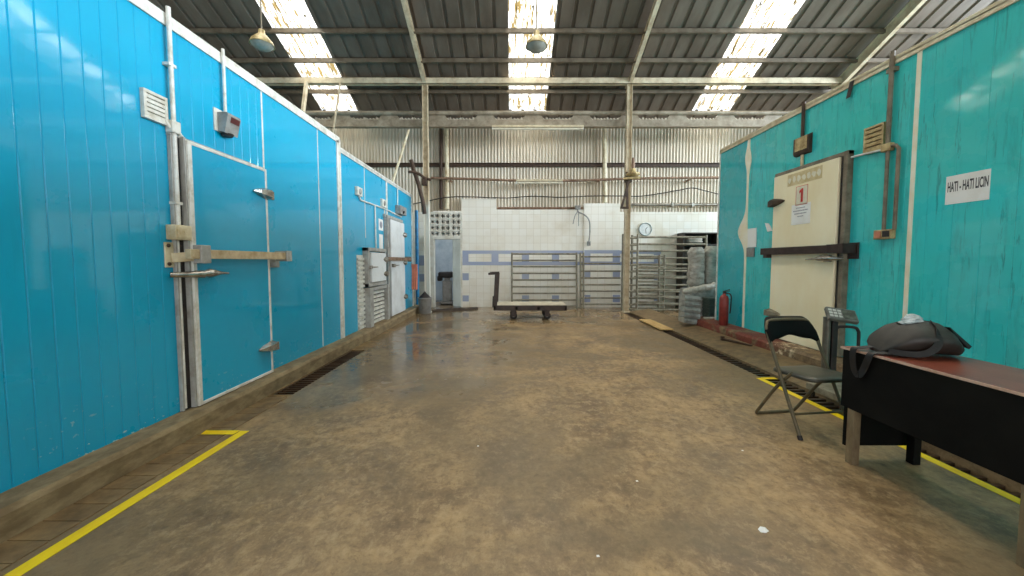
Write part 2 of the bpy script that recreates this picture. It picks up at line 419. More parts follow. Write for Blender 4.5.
# floor with two open drain channels
mb = MB()
xs = [-12, -2.345, -2.14, 2.785, 2.97, 16]; ys = [-14, -2.0, 3.54, 5.34, 9.3, 13]
holes = {(1, 2)} | {(3, 1), (3, 2), (3, 3)}
for i in range(5):
    for j in range(5):
        a, b, c, d = xs[i], xs[i + 1], ys[j], ys[j + 1]
        if (i, j) in holes:
            mb.add([(a, c, -.1), (b, c, -.1), (b, d, -.1), (a, d, -.1)], [(0, 1, 2, 3)])
            mb.add([(a, c, 0), (a, d, 0), (a, d, -.1), (a, c, -.1)], [(0, 1, 2, 3)])
            for q in (c, d):
                if (i, j) == (1, 2) or q in (-2.0, 9.3): mb.add([(a, q, 0), (b, q, 0), (b, q, -.1), (a, q, -.1)], [(0, 1, 2, 3)])
            mb.add([(b, c, 0), (b, d, 0), (b, d, -.1), (b, c, -.1)], [(0, 1, 2, 3)])
        else:
            mb.add([(a, c, 0), (b, c, 0), (b, d, 0), (a, d, 0)], [(0, 1, 2, 3)])
struct('floor', mb, FLOOR, 'wet stained brown concrete floor of the hall', 'floor')

# left drain and covers
mb = MB(); mb.box(-2.343, -2.142, 3.55, 5.33, -.07, -.065)
y = 3.56
while y < 5.32:
    mb.box(-2.343, -2.142, y, y + 0.022, -.03, -.012); y += 0.062
mb.box(-2.343, -2.335, 3.55, 5.33, -.05, -.008); mb.box(-2.15, -2.142, 3.55, 5.33, -.05, -.008)
one('drain_grate', mb, DRAINM, 'dark slotted drain grate along the left kerb', 'drain grate')
mb = MB(); y = -1.6
while y < 3.45:
    mb.box(-2.345, -2.145, y, y + 0.125, 0.0, 0.006, 0.002); y += 0.13
struct('trim_1', mb, STRIP, 'row of concrete drain covers beside the left kerb', 'drain covers')
# right drain
mb = MB(); mb.box(2.787, 2.968, -1.9, 9.28, -.08, -.075)
y = -1.5
while y < 9.25:
    dz = 0 if y > 2.85 else -.045
    mb.box(2.787, 2.968, y, y + 0.03, -.03 + dz, -.008 + dz); y += 0.085
one('drain_grate', mb, DRAINM, 'long dark muddy drain channel along the right side of the floor', 'drain grate')
mb = MB(); mb.prism([(2.97, 0), (2.97, 0.018), (3.0, 0.026), (KR, 0.1), (KR, 0.0)], 'y', -2, 9.3)
struct('trim_2', mb, STRIP, 'sloping concrete apron between the right drain and the kerb', 'apron')
# kerbs
def rough_kerb(x0, x1, y0, y1, z0, z1, amp=0.006):
    m = MB(); rings = []; n = int((y1 - y0) / 0.12)
    for k in range(n + 1):
        y = y0 + (y1 - y0) * k / n; s = 1 if x1 > x0 else -1
        j = lambda a: noise.noise(Vector((a, y * 2.3, 0.3))) * amp
        rings.append([(x0, y, z0), (x1 + j(1), y, z0), (x1 + j(2), y, z1 - 0.03), (x1 - s * 0.02 + j(3), y, z1 + j(4)), (x0, y, z1 + j(5) * 0.3)])
    return m.loft(rings, True, False)
struct('trim_3', rough_kerb(-2.62, KL, -2, 9.7, 0, 0.152), KERB, 'worn concrete kerb under the blue wall on the left', 'kerb')
def mat_redkerb():
    t = NT('flaked_red_kerb')
    x, y, z = t.sep(); f = t.noise(3.2, 7, 0.7); g = t.noise(9, 7, 0.75)
    c = t.mix(t.ramp(g, 0.38, 0.62), srgb(96, 76, 54), srgb(150, 126, 92))
    k = t.math('MULTIPLY', t.ramp(y, 4.5, 5.1), t.ramp(f, 0.40, 0.48))
    c = t.mix(k, c, t.mix(t.ramp(g, 0.35, 0.65), srgb(108, 44, 34), srgb(136, 72, 54)))
    w_ = t.math('MULTIPLY', t.math('MULTIPLY', t.ramp(y, 4.45, 4.55), t.ramp(y, 5.0, 4.85)), t.ramp(g, 0.5, 0.56))
    c = t.mix(w_, c, srgb(214, 196, 164))
    t.set(c, 0.65); t.bump(g, 0.6, 0.02); return t.m
REDK = mat_redkerb()
struct('trim_4', rough_kerb(8.2, KR, -2, 7.25, 0, 0.211, 0.022), REDK, 'concrete plinth with flaked red paint under the teal wall', 'kerb')

# cold room walls
def grooved(y0, y1, pitch, X, s, depth=0.004, wd=0.010):
    """front outline of a ribbed sandwich panel; s = +1 faces +X"""
    pts = [(X, y0)]; y = y0 + pitch
    while y < y1 - 0.03:
        pts += [(X, y - wd / 2), (X - s * depth, y), (X, y + wd / 2)]; y += pitch
    return pts + [(X, y1)]
pts = grooved(-1.5 + 0.0, 3.82, 0.107, XL, 1) + [(XL, 4.893), (XL - 0.004, 4.9), (XL, 4.907), (XL, 5.455)]
mb = MB(); mb.prism(pts + [(-6.5, 5.455), (-6.5, -1.5)], 'z', 0.152, 3.05)
struct('wall_left', mb, AZURE, 'glossy azure ribbed cold-room wall on the left, nearest half', 'wall')
XL2 = XL - 0.012
pts = [(XL2, 5.46)]
for sy in (6.45, 7.56, 8.35): pts += [(XL2, sy - .005), (XL2 - 0.003, sy), (XL2, sy + .005)]
mb = MB(); mb.prism(pts + [(XL2, 9.44), (-6.5, 9.44), (-6.5, 5.46)], 'z', 0.152, 2.93)
struct('wall_left', mb, AZURE, 'azure cold-room wall on the left, farther and slightly lower half', 'wall')
pts = grooved(-1.0, 6.0, 0.2, XR, -1, 0.003, 0.008)
mb = MB(); mb.prism(pts + [(8.0, 6.0), (8.0, -1.0)], 'z', 0.2, 3.27)
struct('wall_right', mb, TEAL, 'scuffed teal cold-room wall on the right with grime streaks', 'wall')
mb = MB(); mb.prism([(XR, 6.004), (XR, 6.80), (8.0, 6.80), (8.0, 6.004)], 'z', 0.2, 3.27)
struct('wall_right', mb, TEALB, 'bluer end panel of the right cold room beside the extinguisher', 'wall')

FOAM = M('cream_foam', srgb(244, 240, 222), 0.6, 0, srgb(236, 226, 194), 0.5, 5)
# trims
tn = [5]
def trim(mb, mat, label):
    struct('trim_%d' % tn[0], mb, mat, label, 'trim'); tn[0] += 1
mb = MB(); mb.box(XL - .06, XL + 0.012, -1.5, 5.51, 3.05, 3.10); mb.box(XL, XL + 0.014, -1.5, 5.51, 3.01, 3.06)
trim(mb, ALU, 'pale metal capping along the top of the near left blue wall')
mb = MB(); mb.box(XL - .06, XL + 0.006, 5.51, 9.46, 2.93, 2.972); mb.box(XL2, XL + 0.006, 5.51, 9.46, 2.90, 2.94)
trim(mb, ALU, 'pale metal capping along the top of the far left blue wall')
mb = MB(); mb.box(XL - .03, XL + 0.014, 5.41, 5.47, 0.152, 3.04); mb.box(XL2, XL + 0.022, 5.47, 5.51, 0.152, 3.06)
trim(mb, ALU, 'wide white corner strip where the two left blue walls meet')
mb = MB(); mb.box(XL2, XL + 0.006, 9.40, 9.455, 0.152, 2.93)
trim(mb, ALU, 'white edge strip at the far end of the left blue wall')
mb = MB(); mb.box(XL, XL + 0.004, 3.815, 3.835, 2.2, 3.03)
trim(mb, ALU, 'thin pale joint strip above the right edge of the big blue door')
mb = MB(); mb.box(XL, XL + 0.003, 4.892, 4.908, 0.16, 3.03)
trim(mb, ALU, 'thin pale joint strip on the blue wall past the big blue door')
mb = MB(); mb.box(XL2, XL2 + 0.012, 7.53, 7.60, 2.2, 2.92); mb.box(XL2, XL2 + 0.012, 7.40, 7.45, 0.16, 2.35)
trim(mb, ALU, 'white joint strips beside the small white door on the left')
mb = MB(); mb.box(XL2, XL2 + 0.004, 6.44, 6.46, 1.7, 2.9)
trim(mb, ALU, 'thin joint strip above the small hatch on the left')
mb = MB(); mb.box(XR - 0.02, XR + .06, -1.0, 6.82, 3.27, 3.31); mb.box(XR - 0.02, XR - 0.001, -1.0, 6.82, 3.235, 3.28)
trim(mb, ALUY, 'stained beige capping along the top of the right teal wall')
mb = MB(); mb.box(XR - 0.008, XR, 3.515, 3.552, 0.211, 3.24)
trim(mb, FOAM, 'pale vertical joint strip on the teal wall beside the door pipes')
mb = MB(); mb.box(XR - 0.012, XR + .05, 6.80, 6.835, 0.211, 3.27)
trim(mb, ALU, 'pale corner strip at the far end of the teal wall')
# caulk seam with bulges
mb = MB(); out = []
for k in range(60):
    z = 0.215 + (3.23 - 0.215) * k / 59
    b = 0.19 * math.exp(-((z - 1.78) / 0.2) ** 2) + 0.06 * math.exp(-((z - 2.95) / 0.16) ** 2)
    b2 = 0.05 * math.exp(-((z - 2.9) / 0.14) ** 2)
    out.append((z, 0.022 + b2 + 0.03 * math.exp(-((z - 1.6) / .2) ** 2) + 0.003 * random.random(), 0.022 + b + 0.003 * random.random()))
poly = [(6.0 - a, z) for z, a, b in out] + [(6.0 + b, z) for z, a, b in reversed(out)]
mb.prism(poly, 'x', XR - 0.009, XR + 0.002)
trim(mb, FOAM, 'cream foam-filled seam with bulges on the teal wall left of the cream door')

# roof: box-rib sheet falling to the back wall, with three roof-light strips
def rib_line(x0, x1, pitch=0.34):
    pts = []; k0 = math.floor(x0 / pitch); x = k0 * pitch
    prof = [(0.0, 0.0), (0.25, 0.0), (0.265, 0.035), (0.325, 0.035)]
    while x < x1:
        for dx, h in prof:
            if x0 < x + dx < x1: pts.append((x + dx, h))
        x += pitch
    h0 = 0.0
    return [(x0, h0)] + pts + [(x1, h0)]
def rz(y): return ROOF_Z0 - ROOF_S * y
def roof_part(mb, x0, x1, lift=0.0, eave=EAVE_Y):
    pr = rib_line(x0, x1)
    zr = rz(RIDGE_Y)
    ys_ = [(eave, rz(eave)), (RIDGE_Y, zr), (-13.0, zr - ROOF_S * 12.0)]
    mb.loft([[(x, y, z + h + lift) for x, h in pr] for y, z in ys_], False, False, False)
edges = [-9.5] + [e for ab in SKY_X for e in ab] + [14.6]
mb = MB()
for i in range(0, len(edges), 2): roof_part(mb, edges[i], edges[i + 1])
for a, b in SKY_X: mb.loft([[(x, y, rz(y) + h) for x, h in rib_line(a, b)] for y in (EAVE_Y, 10.37)], False, False, False)
struct('ceiling', mb, ROOFM, 'dark ribbed metal roof sheets sloping down to the back wall', 'ceiling')
SKN = ['over the left cold room', 'down the middle of the roof', 'over the right cold room']
for i, (a, b) in enumerate(SKY_X):
    mb = MB(); roof_part(mb, a - 0.03, b + 0.03, 0.006, 10.36)
    struct('window_%d' % (i + 1), mb, SKYM, 'bright dirty translucent roof-light strip ' + SKN[i], 'skylight')

# purlins
PURL = M('grey_purlin', srgb(116, 104, 88), 0.5, 0.0, srgb(88, 76, 60), 0.5, 5)
ORD = ['first', 'second', 'third', 'fourth', 'fifth', 'sixth', 'seventh', 'eighth', 'ninth']
def roof_hit(py, drop):
    d = ray(512, py); t = (ROOF_Z0 - drop - CAMH) / (d.z + ROOF_S * d.y); return t * d.y
PUR = [roof_hit(92, .07), roof_hit(61, .07), roof_hit(31.5, .07)]
PUR += [PUR[-1] - 0.75 * k for k in range(1, 5)]
for i, y in enumerate(PUR):
    z = rz(y) - 0.01
    mb = MB(); mb.box(-9.4, 14.4, y - 0.025, y - 0.018, z - 0.085, z); mb.box(-9.4, 14.4, y - 0.028, y + 0.03, z - 0.096, z - 0.085); mb.box(-9.4, 14.4, y - 0.025, y + 0.03, z - 0.008, z)
    struct('purlin', mb, PURL, 'grey steel roof purlin, %s from the back wall' % ORD[i], 'purlin', 'roof purlins')
# rafters, columns, tie beam
COLX = [onY(425.0, 84, 9.4)[0], onY(629.5, 84, 9.4)[0], 8.1]
CN = ['left', 'middle right', 'far right']
for x, nme in zip(COLX, CN):
    mb = MB()
    P0 = Vector((x, 9.6, rz(9.6) - 0.16)); P1 = Vector((x, RIDGE_Y, rz(RIDGE_Y) - 0.16))
    up = Vector((0, ROOF_S, 1))
    off = up.normalized() * (0.065 if nme != 'far right' else 0.11)
    mb.bar(P0, P1, 0.012, 0.13 if nme != 'far right' else 0.22); mb.bar(P0 + off, P1 + off, 0.09, 0.012); mb.bar(P0 - off, P1 - off, 0.09, 0.014)
    struct('rafter', mb, STEEL, 'sloping steel rafter running up the roof, the %s one' % nme, 'rafter', 'roof rafters')
BEAMY = 9.36
bz = onY(512, 81.5, BEAMY)[1]
def mat_column():
    t = NT('cream_column_white_foot')
    z = t.sep()[2]; f = t.noise(5, 5, 0.6)
    c = t.mix(t.ramp(f, 0.45, 0.7), srgb(206, 190, 160), srgb(160, 138, 108))
    c = t.mix(t.ramp(z, 2.85, 2.65), c, srgb(228, 224, 212))
    t.set(c, 0.55); return t.m
WFOOT = mat_column()
for x, nme in zip(COLX, CN):
    mb = MB(); zt = bz + 0.06
    mb.box(x - 0.065, x - 0.055, 9.34, 9.46, 0, zt); mb.box(x + 0.055, x + 0.065, 9.34, 9.46, 0, zt); mb.box(x - 0.06, x + 0.06, 9.392, 9.404, 0, zt)
    mb.box(x - 0.11, x + 0.11, 9.29, 9.51, 0, 0.015)
    struct('steel_column', mb, WFOOT if nme == 'left' else STEEL, 'cream steel column rising to the roof, the %s one' % nme, 'column', 'steel columns')
mb = MB(); mb.box(-9.4, 8.2, BEAMY - 0.06, BEAMY - 0.05, bz - 0.075, bz + 0.075); mb.box(-9.4, 8.2, BEAMY - 0.06, BEAMY + 0.06, bz + 0.065, bz + 0.075); mb.box(-9.4, 8.2, BEAMY - 0.06, BEAMY + 0.06, bz - 0.075, bz - 0.065)
struct('tie_beam', mb, STEEL, 'long cream steel tie beam crossing the hall on the column tops', 'beam')
# castellated eaves beam
EB = 9.62
zt = onY(512, 111.5, EB)[1]; zb = onY(512, 127.5, EB)[1]
mb = MB(); h = zt - zb
mb.tube([(-9.4, EB - .03, zt - 0.05), (9.2, EB - .03, zt - 0.05)], 0.055, 10)
mb.box(-9.4, 9.2, EB - 0.03, EB + 0.05, zb, zb + h * 0.48); mb.box(-9.4, 9.2, EB - 0.08, EB + 0.06, zb - 0.005, zb + 0.01)
k = -8
while k < 9.1:
    mb.prism([(k - 0.28, zb + h * .45), (k + 0.28, zb + h * .45), (k + 0.18, zt - .06), (k - 0.18, zt - .06)], 'y', EB - 0.02, EB + 0.03); k += 1.22
struct('eaves_beam', mb, STEELD, 'battened double steel beam under the eaves along the back wall', 'beam')

# back wall: corrugated sheet, girts
mb = MB(); prof = []; x = -9.5; k = 0
while x < 14.6:
    prof.append((x, 10.62 + 0.016 * math.sin(x * 2 * math.pi / 0.09))); x += 0.015
mb.loft([[(x, y, 2.2) for x, y in prof], [(x, y, 5.42) for x, y in prof]], False, True, False)
struct('wall_back', mb, CORR, 'corrugated zinc upper back wall', 'wall')
gz = onY(512, 164.5, 10.5)[1]
mb = MB(); mb.box(-9.4, 14.4, 10.55, 10.60, gz - 0.05, gz + 0.05); mb.box(-9.4, 14.4, 10.50, 10.56, gz + 0.035, gz + 0.05)
struct('girt', mb, RUSTD, 'dark steel girt across the corrugated back wall', 'girt')
# side walls of the hall
mb = MB(); mb.box(-9.6, -9.5, -13, 10.7, 0, 9.8); struct('wall_left', mb, CORR, 'outer side wall of the hall behind the left cold room', 'wall')
mb = MB(); mb.box(14.5, 14.6, -13, 10.7, 0, 3.2); struct('wall_right', mb, CORR, 'low outer side wall of the hall behind the right cold room', 'wall')

# tiled wall with door opening
xd0, zd = onY(433.5, 238, BACK); xd1 = onY(461.5, 238, BACK)[0]
zl0 = onY(445, 236.5, BACK)[1]; zl1 = onY(445, 213, BACK)[1]
TT = onY(540, 209.5, BACK)[1]; TR = onY(680, 212, BACK)[1]
xA, xB = onY(456, 198, BACK)[0], onY(496, 198, BACK)[0]; zA = onY(470, 198.5, BACK)[1]
xC, xD = onY(584, 203, BACK)[0], onY(619.5, 203, BACK)[0]; zC = onY(600, 203.5, BACK)[1]
mb = MB()
mb.box(-7.0, xd0, BACK, BACK + .12, 0, onY(420, 212, BACK)[1])
mb.box(xd0, xd1, BACK, BACK + .12, zl1, zl1 + 0.06)
mb.box(xd1, xB, BACK, BACK + .12, 0, zA)
mb.box(xB, xC, BACK, BACK + .12, 0, TT)
mb.box(xC, xD, BACK - 0.03, BACK + .12, 0, zC)
mb.box(xD, 8.5, BACK, BACK + .12, 0, TR)
struct('wall_back', mb, TILES, 'white tiled lower back wall with doorway', 'wall')
mb = MB(); e = 0.006
def bt(x0, x1, y0, y1, d=0.0):
    (xa, za), (xb, zb_) = onY(x0, y0, BACK), onY(x1, y1, BACK); mb.box(xa, xb, BACK - e - d, BACK + 0.01 - d, za, zb_)
bt(462.5, 583.9, 250.6, 253.8); bt(462.5, 583.9, 261.8, 265.2); bt(620, 661, 250.6, 253.8); bt(620, 661, 261.8, 265.2)
bt(584, 619.6, 250.2, 253.5, .03); bt(584, 619.6, 261.5, 265, .03)
for a, b in ((462.5, 468.5), (491.5, 498.5), (522, 529), (552, 559)): bt(a, b, 253.8, 261.8)
bt(654, 660, 253.8, 261.8); bt(584, 590, 253.5, 261.5, .03); bt(612.5, 619.6, 253.5, 261.5, .03)
for a, b in ((462.5, 468.8), (522, 529), (552, 559)):
    bt(a, b, 273.2, 280.2); bt(a, b, 295.4, 301.4)
for a, b in ((584, 590), (612.5, 619.6)):
    bt(a, b, 271.4, 278.6, .03); bt(a, b, 294.8, 302, .03)
bt(654, 660, 273.2, 280.2); bt(654, 660, 295.4, 301.4)
bt(418.5, 425.5, 255.5, 265.5); bt(418.5, 425.5, 274, 281.5)
struct('trim_%d' % tn[0], mb, BTILE, 'blue tile band and squares set in the white tiled wall', 'tile pattern'); tn[0] += 1
# ledge pipe on the tiled wall
mb = MB(); mb.tube([(xB + .03, BACK + .05, TT + 0.042), (xC - 0.03, BACK + .05, TT + 0.042)], 0.035, 8)
one('ledge_pipe', mb, RUST, 'rusty pipe lying on top of the white tiled wall in the middle', 'pipe')
zz = onY(680, 204.8, 10.5)[1]
mb = MB(); mb.tube([(xD + .3, 10.48, zz), (7.5, 10.48, zz)], 0.04, 8)
for q in (672, 692):
    xx = onY(q, 204, 10.5)[0]; mb.box(xx - .03, xx + .03, 10.43, 10.6, zz - .05, zz + .05)
one('wall_pipe', mb, GALV, 'grey pipe with brackets above the tiled wall behind the clock', 'pipe')

# small room behind the doorway
mb = MB()
mb.box(xd0 - .9, xd0 - .8, BACK + .12, 13, 0, 2.3); mb.box(xd1 + .5, xd1 + .6, BACK + .12, 13, 0, 2.3); mb.box(xd0 - .9, xd1 + .6, 12.2, 12.3, 0, 2.3)
mb.box(xd0 - .9, xd1 + .6, BACK + .12, 10.6, 2.02, 2.1)
struct('wall_store', mb, PALEBLUE, 'pale blue walls of the small room seen through the far doorway', 'wall')
# door surround: jambs, lattice blocks
xj = onY(425.5, 250, BACK)[0]
mb = MB(); mb.box(xj, xd0 + 0.02, BACK - 0.07, BACK + 0.14, 0, zl0); mb.box(xd1 - 0.03, xd1 + .02, BACK - 0.03, BACK + 0.14, 0, zl0); mb.box(xj, xd1 + .02, BACK - 0.05, BACK + 0.14, zl0 - 0.08, zl0)
d1 = struct('door_1', mb, WHITEW, 'white-painted frame of the far doorway left of the tiled wall', 'doorway')
mb = MB(); ql = onY(452.5, 240, BACK - .05)[0]
mb.box(ql, xd1 - 0.03, BACK - 0.06, BACK - 0.02, 0.03, zl0 - 0.09, 0.004)
for zz_ in (0.35, 0.95, 1.55): mb.box(ql + .03, xd1 - .06, BACK - 0.068, BACK - 0.058, zz_ - 0.16, zz_ + 0.16, 0.004)
lf = mb.build('door_leaf', LEAF, d1); tag(lf, 'weathered grey-green door leaf')
mb = MB(); xa, xb = onY(429.5, 220, BACK)[0], xd1 + 0.0
nc, nr = 6, 4; fw = 0.03
cw = (xb - xa) / nc; ch = (zl1 - zl0) / nr
for i in range(nc + 1): mb.box(xa + cw * i - (fw if i % 2 == 0 else fw / 2), xa + cw * i + (fw if i % 2 == 0 else fw / 2), BACK - 0.02, BACK + 0.1, zl0, zl1)
for j in range(nr + 1): mb.box(xa, xb, BACK - 0.021, BACK + 0.101, zl0 + ch * j - fw * .75, zl0 + ch * j + fw * .75)
for i in range(nc):
    for j in range(nr):
        cx, cz = xa + cw * (i + .5), zl0 + ch * (j + .5)
        for sx in (-1, 1):
            for k in range(2):
                p = (cx + sx * (cw / 2 - 0.01), cz + (k - .5) * ch); q = (cx, cz - (k - .5) * ch * 0.0)
                mb.bar((p[0], BACK + 0.04, p[1]), (q[0], BACK + 0.04, q[1]), 0.10, 0.03)
        mb.lathe([(0.035, -0.05), (0.035, 0.05)], (cx, BACK + 0.04, cz), (0, 1, 0), 10)
one('lattice_vent', mb, WHITEW, 'white pierced concrete vent blocks above the far doorway', 'vent block')
mb = MB(); mb.box(xa - .05, xb + .1, 10.53, 10.57, 2.12, zl1)  # added dark sheet, stands in for the shade seen through the vent holes
struct('wall_store', mb, DARKSLOT, 'dark sheet added as shade behind the pierced vent blocks', 'wall')

# ------------------------------------------------------------------ left cold room: big blue door
DX = -2.46
yl, _ = onX(194.5, 300, DX); yr, _ = onX(271, 300, DX)
zt_ = 2.215; zb_ = 0.158
t = thing('door_2', 'big glossy blue cold-room door with a galvanised bar across it', 'cold room door', (DX, (yl + yr) / 2, zb_), None, 'structure')
mb = MB(); mb.box(XL - .002, DX - 0.004, yl + .02, yr - .02, zb_ + .02, zt_ - .02); mb.build('door_panel', AZURE, t)
mb = MB()
mb.box(XL, DX + .004, yl, yl + .036, zb_, zt_, 0.004); mb.box(XL, DX + .003, yr - .024, yr, zb_, zt_, 0.004)
mb.box(XL, DX + .002, yl + .036, yr - .024, zt_ - .026, zt_, 0.004); mb.box(XL, DX + .002, yl + .036, yr - .024, zb_, zb_ + .026, 0.004)
mb.build('edge_frame', ALU, t)
mb = MB(); mb.box(XL, XL + .022, yl - .075, yl - .018, zb_, zt_ + .02); mb.build('gasket', GASKET, t)
mb = MB(); mb.box(XL, XL + .03, yl - .094, yl - .077, zb_ - .004, zt_ + .05, .004); mb.box(XL, DX - .012, yl - .018, yl - .001, zb_, zt_ + .02); mb.box(XL, XL + .035, yl - .1, yr + .02, zt_ + .006, zt_ + .022, .004)
mb.build('jamb', GREYJ, t)
def hinge(yc, zc, X, s, dirn, mat, par, L=0.24):
    """pointed cast strap hinge: tapers from the jamb (yc) along dirn * y"""
    rings = []
    for k, (u, hh, th) in enumerate(((0, .045, .035), (.15, .06, .06), (.4, .05, .065), (.75, .03, .05), (1, .008, .015))):
        y = yc + dirn * u * L
        rings.append([(X + s * (0.0 if c < 0 else th) * 1.0, y, zc + hh * z) for c, z in ((-1, -1), (1, -.6), (1, .6), (-1, 1))])
    m = MB(); m.loft(rings, True, False); m.box(X - s * .06, X + s * .035, yc - .05 if dirn < 0 else yc - .03, yc + .03 if dirn < 0 else yc + .05, zc - .05, zc + .035, .006)
    return m.build('hinge', mat, par)
hz = [onX(266, 194, DX)[1], onX(272, 346, DX)[1]]
for z in hz: hinge(yr + .03, z, DX, 1, -1, CHROME, t)
zB = onX(240, 255, DX + .06)[1]
mb = MB(); yb0, yb1 = yl - .10, onX(288, 258, -2.4)[0]
mb.box(DX + .03, DX + .075, yb0, yb1, zB - .036, zB + .036, .004); br = mb.build('locking_bar', TANBAR, t)
mb = MB(); mb.box(DX + .02, DX + .09, yl - .02, yl + .07, zB - .07, zB + .07, .006); mb.build('bar_clamp', GREYJ, br)
mb = MB(); y0, y1 = onX(164, 260, XL)[0], onX(181, 260, XL)[0]
mb.box(XL, XL + .012, y0, y1, zB - .10, zB + .085, .004)
mb.bar((XL + .01, y0 + .05, zB - .03), (DX + .06, y1 + .07, zB - .01), .03, .07, .004)
bk = mb.build('bar_bracket', ALUY, t)
mb = MB()
for yy in (y0 + .025, y1 - .025):
    for zz_ in (zB - .075, zB + .06): mb.lathe([(.014, 0), (.014, .01), (.008, .014)], (XL + .01, yy, zz_), (1, 0, 0), 8)
mb.build('bolt', RUSTD, bk)
mb = MB(); mb.box(XL, XL + .012, yb1 - .14, yb1 + .04, zB - .12, zB + .04, .003); mb.box(XL, DX + .02, yb1 - .13, yb1 - .08, zB - .11, zB - .07, .004); mb.box(XL, DX + .10, yb1 - .02, yb1 + .01, zB - .055, zB + .055, .004)
mb.box(DX + .08, DX + .095, yb1 - .07, yb1 + .01, zB - .055, zB + .055, .003)
mb.build('bar_keeper', GREYJ, t)
zH = onX(200, 274, DX)[1]
mb = MB(); mb.tube([(XL + .02, yl - .14, zH), (DX + .05, yl - .03, zH), (DX + .06, yl + .02, zH)], [.02, .026, .028], 10)
mb.box(DX, DX + .05, yl + .0, yl + .06, zH - .03, zH + .03, .008)
mb.tube([(DX + .055, yl + .03, zH + .004), (DX + .06, yl + .08, zH + .006), (DX + .06, yl + .13, zH + .006), (DX + .055, yl + .2, zH + .004), (DX + .05, yl + .29, zH)], [.022, .036, .03, .014, .007], 10)
mb.build('handle', CHROME, t)

# vent grille near the big door
def vent_grille(name, label, X, s, ya, yb, za, zb2, mat, slots):
    t = thing(name, label, 'vent', (X, (ya + yb) / 2, za))
    mb = MB(); wd = 0.022
    x0, x1 = X, X + s * 0.03
    mb.box(x0, x1, ya, yb, za, za + wd, .003); mb.box(x0, x1, ya, yb, zb2 - wd, zb2, .003)
    mb.box(x0, x1, ya, ya + wd, za + wd, zb2 - wd, .003); mb.box(x0, x1, yb - wd, yb, za + wd, zb2 - wd, .003)
    mb.build('frame', mat, t)
    mb = MB(); mb.box(x0, X + s * .006, ya + wd, yb - wd, za + wd, zb2 - wd); mb.build('backing', DARKSLOT, t)
    H = (zb2 - za - 2 * wd) / (slots + 1)
    for k in range(slots + 1):
        z0 = za + wd + H * k
        mb = MB(); mb.prism([(X + s * .006, z0), (X + s * .028, z0 + H * .0), (X + s * .028, z0 + H * .72), (X + s * .006, z0 + H * .9)], 'y', ya + wd, yb - wd)
        mb.build('louvre', mat, t)
    return t
y0, z1 = onX(139, 87, XL); y1, _ = onX(163.5, 97, XL); z0 = onX(141, 117, XL)[1]
vent_grille('vent_grille', 'white louvred vent grille on the near blue wall', XL, 1, y0, y1, z0, z1, PVCW, 4)

def pipe(name, pts, r, mat, label, cat='pipe', clips=None):
    mb = MB(); mb.tube(pts, r, 10)
    if clips:
        for (a, b, c, d, e_, f_) in clips: mb.box(a, b, c, d, e_, f_)
    return one(name, mb, mat, label, cat)
# conduit from the roof edge down to the switch box left of the big door
yc = onX(171.3, 90, XL + .03)[0]
zmid = onX(172, 129, XL + .03)[1]; zbx = onX(178, 232, XL + .03)[1]
pipe('conduit_pipe', [(XL + .035, yc, 3.14), (XL + .035, yc, zbx + .05)], 0.015, ALU, 'tall white conduit left of the big blue door', 'conduit', [(XL, XL + .05, yc - .03, yc + .03, 2.72, 2.74), (XL, XL + .05, yc - .03, yc + .03, 1.72, 1.74)])
mb = MB(); mb.box(XL, XL + .06, yc - .035, yc + .035, zmid - .03, zmid + .06, .008)
mb.tube([(XL + .035, yc, zmid + .02), (XL + .03, yc + .10, zmid - .06), (XL + .03, yc + .105, zmid - .2), (XL + .03, yc + .105, .2)], .014, 8)
mb.tube([(XL + .035, yc - .03, zmid), (XL + .02, y1 - .02, z0 + .04)], .013, 8)
one('conduit_fitting', mb, PVCW, 'white pipe fitting and branch beside the louvred vent', 'conduit fitting')
pipe('conduit_pipe', [(XL + .02, yc + .0, zbx - .06), (XL + .02, yc + .0, .17)], 0.012, ALU, 'thin pale conduit below the switch box left of the big blue door', 'conduit')
t = thing('switch_box', 'small pale switch box on the wall above the big door bracket', 'switch box', (XL, yc, zbx - .06))
mb = MB(); mb.box(XL, XL + .075, yc - .07, yc + .07, zbx - .06, zbx + .05, .006); mb.build('box', ALUY, t)
mb = MB(); mb.box(XL + .075, XL + .082, yc - .055, yc + .055, zbx - .045, zbx + .035, .004); mb.lathe([(.012, 0), (.01, .008)], (XL + .082, yc, zbx), (1, 0, 0), 10); mb.build('cover', ALUY, t)

# temperature controller and its conduit
y0 = onX(224, 80, XL + .03)[0]; zc1 = onX(222, 115, XL)[1]
pipe('conduit_pipe', [(XL + .03, y0, 3.13), (XL + .03, y0, zc1)], .013, ALU, 'white conduit dropping to the grey thermostat box above the big door', 'conduit')
t = thing('thermostat_box', 'grey wedge-shaped thermostat box on the blue wall above the big door', 'thermostat', (XL, y0, zc1 - .17))
mb = MB(); mb.prism([(XL, zc1 - .15), (XL + .07, zc1 - .17), (XL + .105, zc1 - .02), (XL + .095, zc1), (XL, zc1)], 'y', y0 - .07, y0 + .08); mb.build('casing', PVCG, t)
mb = MB(); mb.box(XL, XL + .012, y0 - .1, y0 + .1, zc1 - .16, zc1 + .03, .002); mb.build('back_plate', PVCW, t)
mb = MB(); mb.prism([(XL + .088, zc1 - .075), (XL + .096, zc1 - .075), (XL + .106, zc1 - .03), (XL + .098, zc1 - .03)], 'y', y0 - .03, y0 + .07); o = mb.build('display', M('red_display', srgb(84, 30, 32), .3), t)
mb = MB(); mb.lathe([(.04, 0), (.05, .02)], (XL + .04, y0, zc1 - .185), (0, 0, 1), 12); mb.build('cable_gland', GASKET, t)

# ------------------------------------------------------------------ left far section
LX = XL2
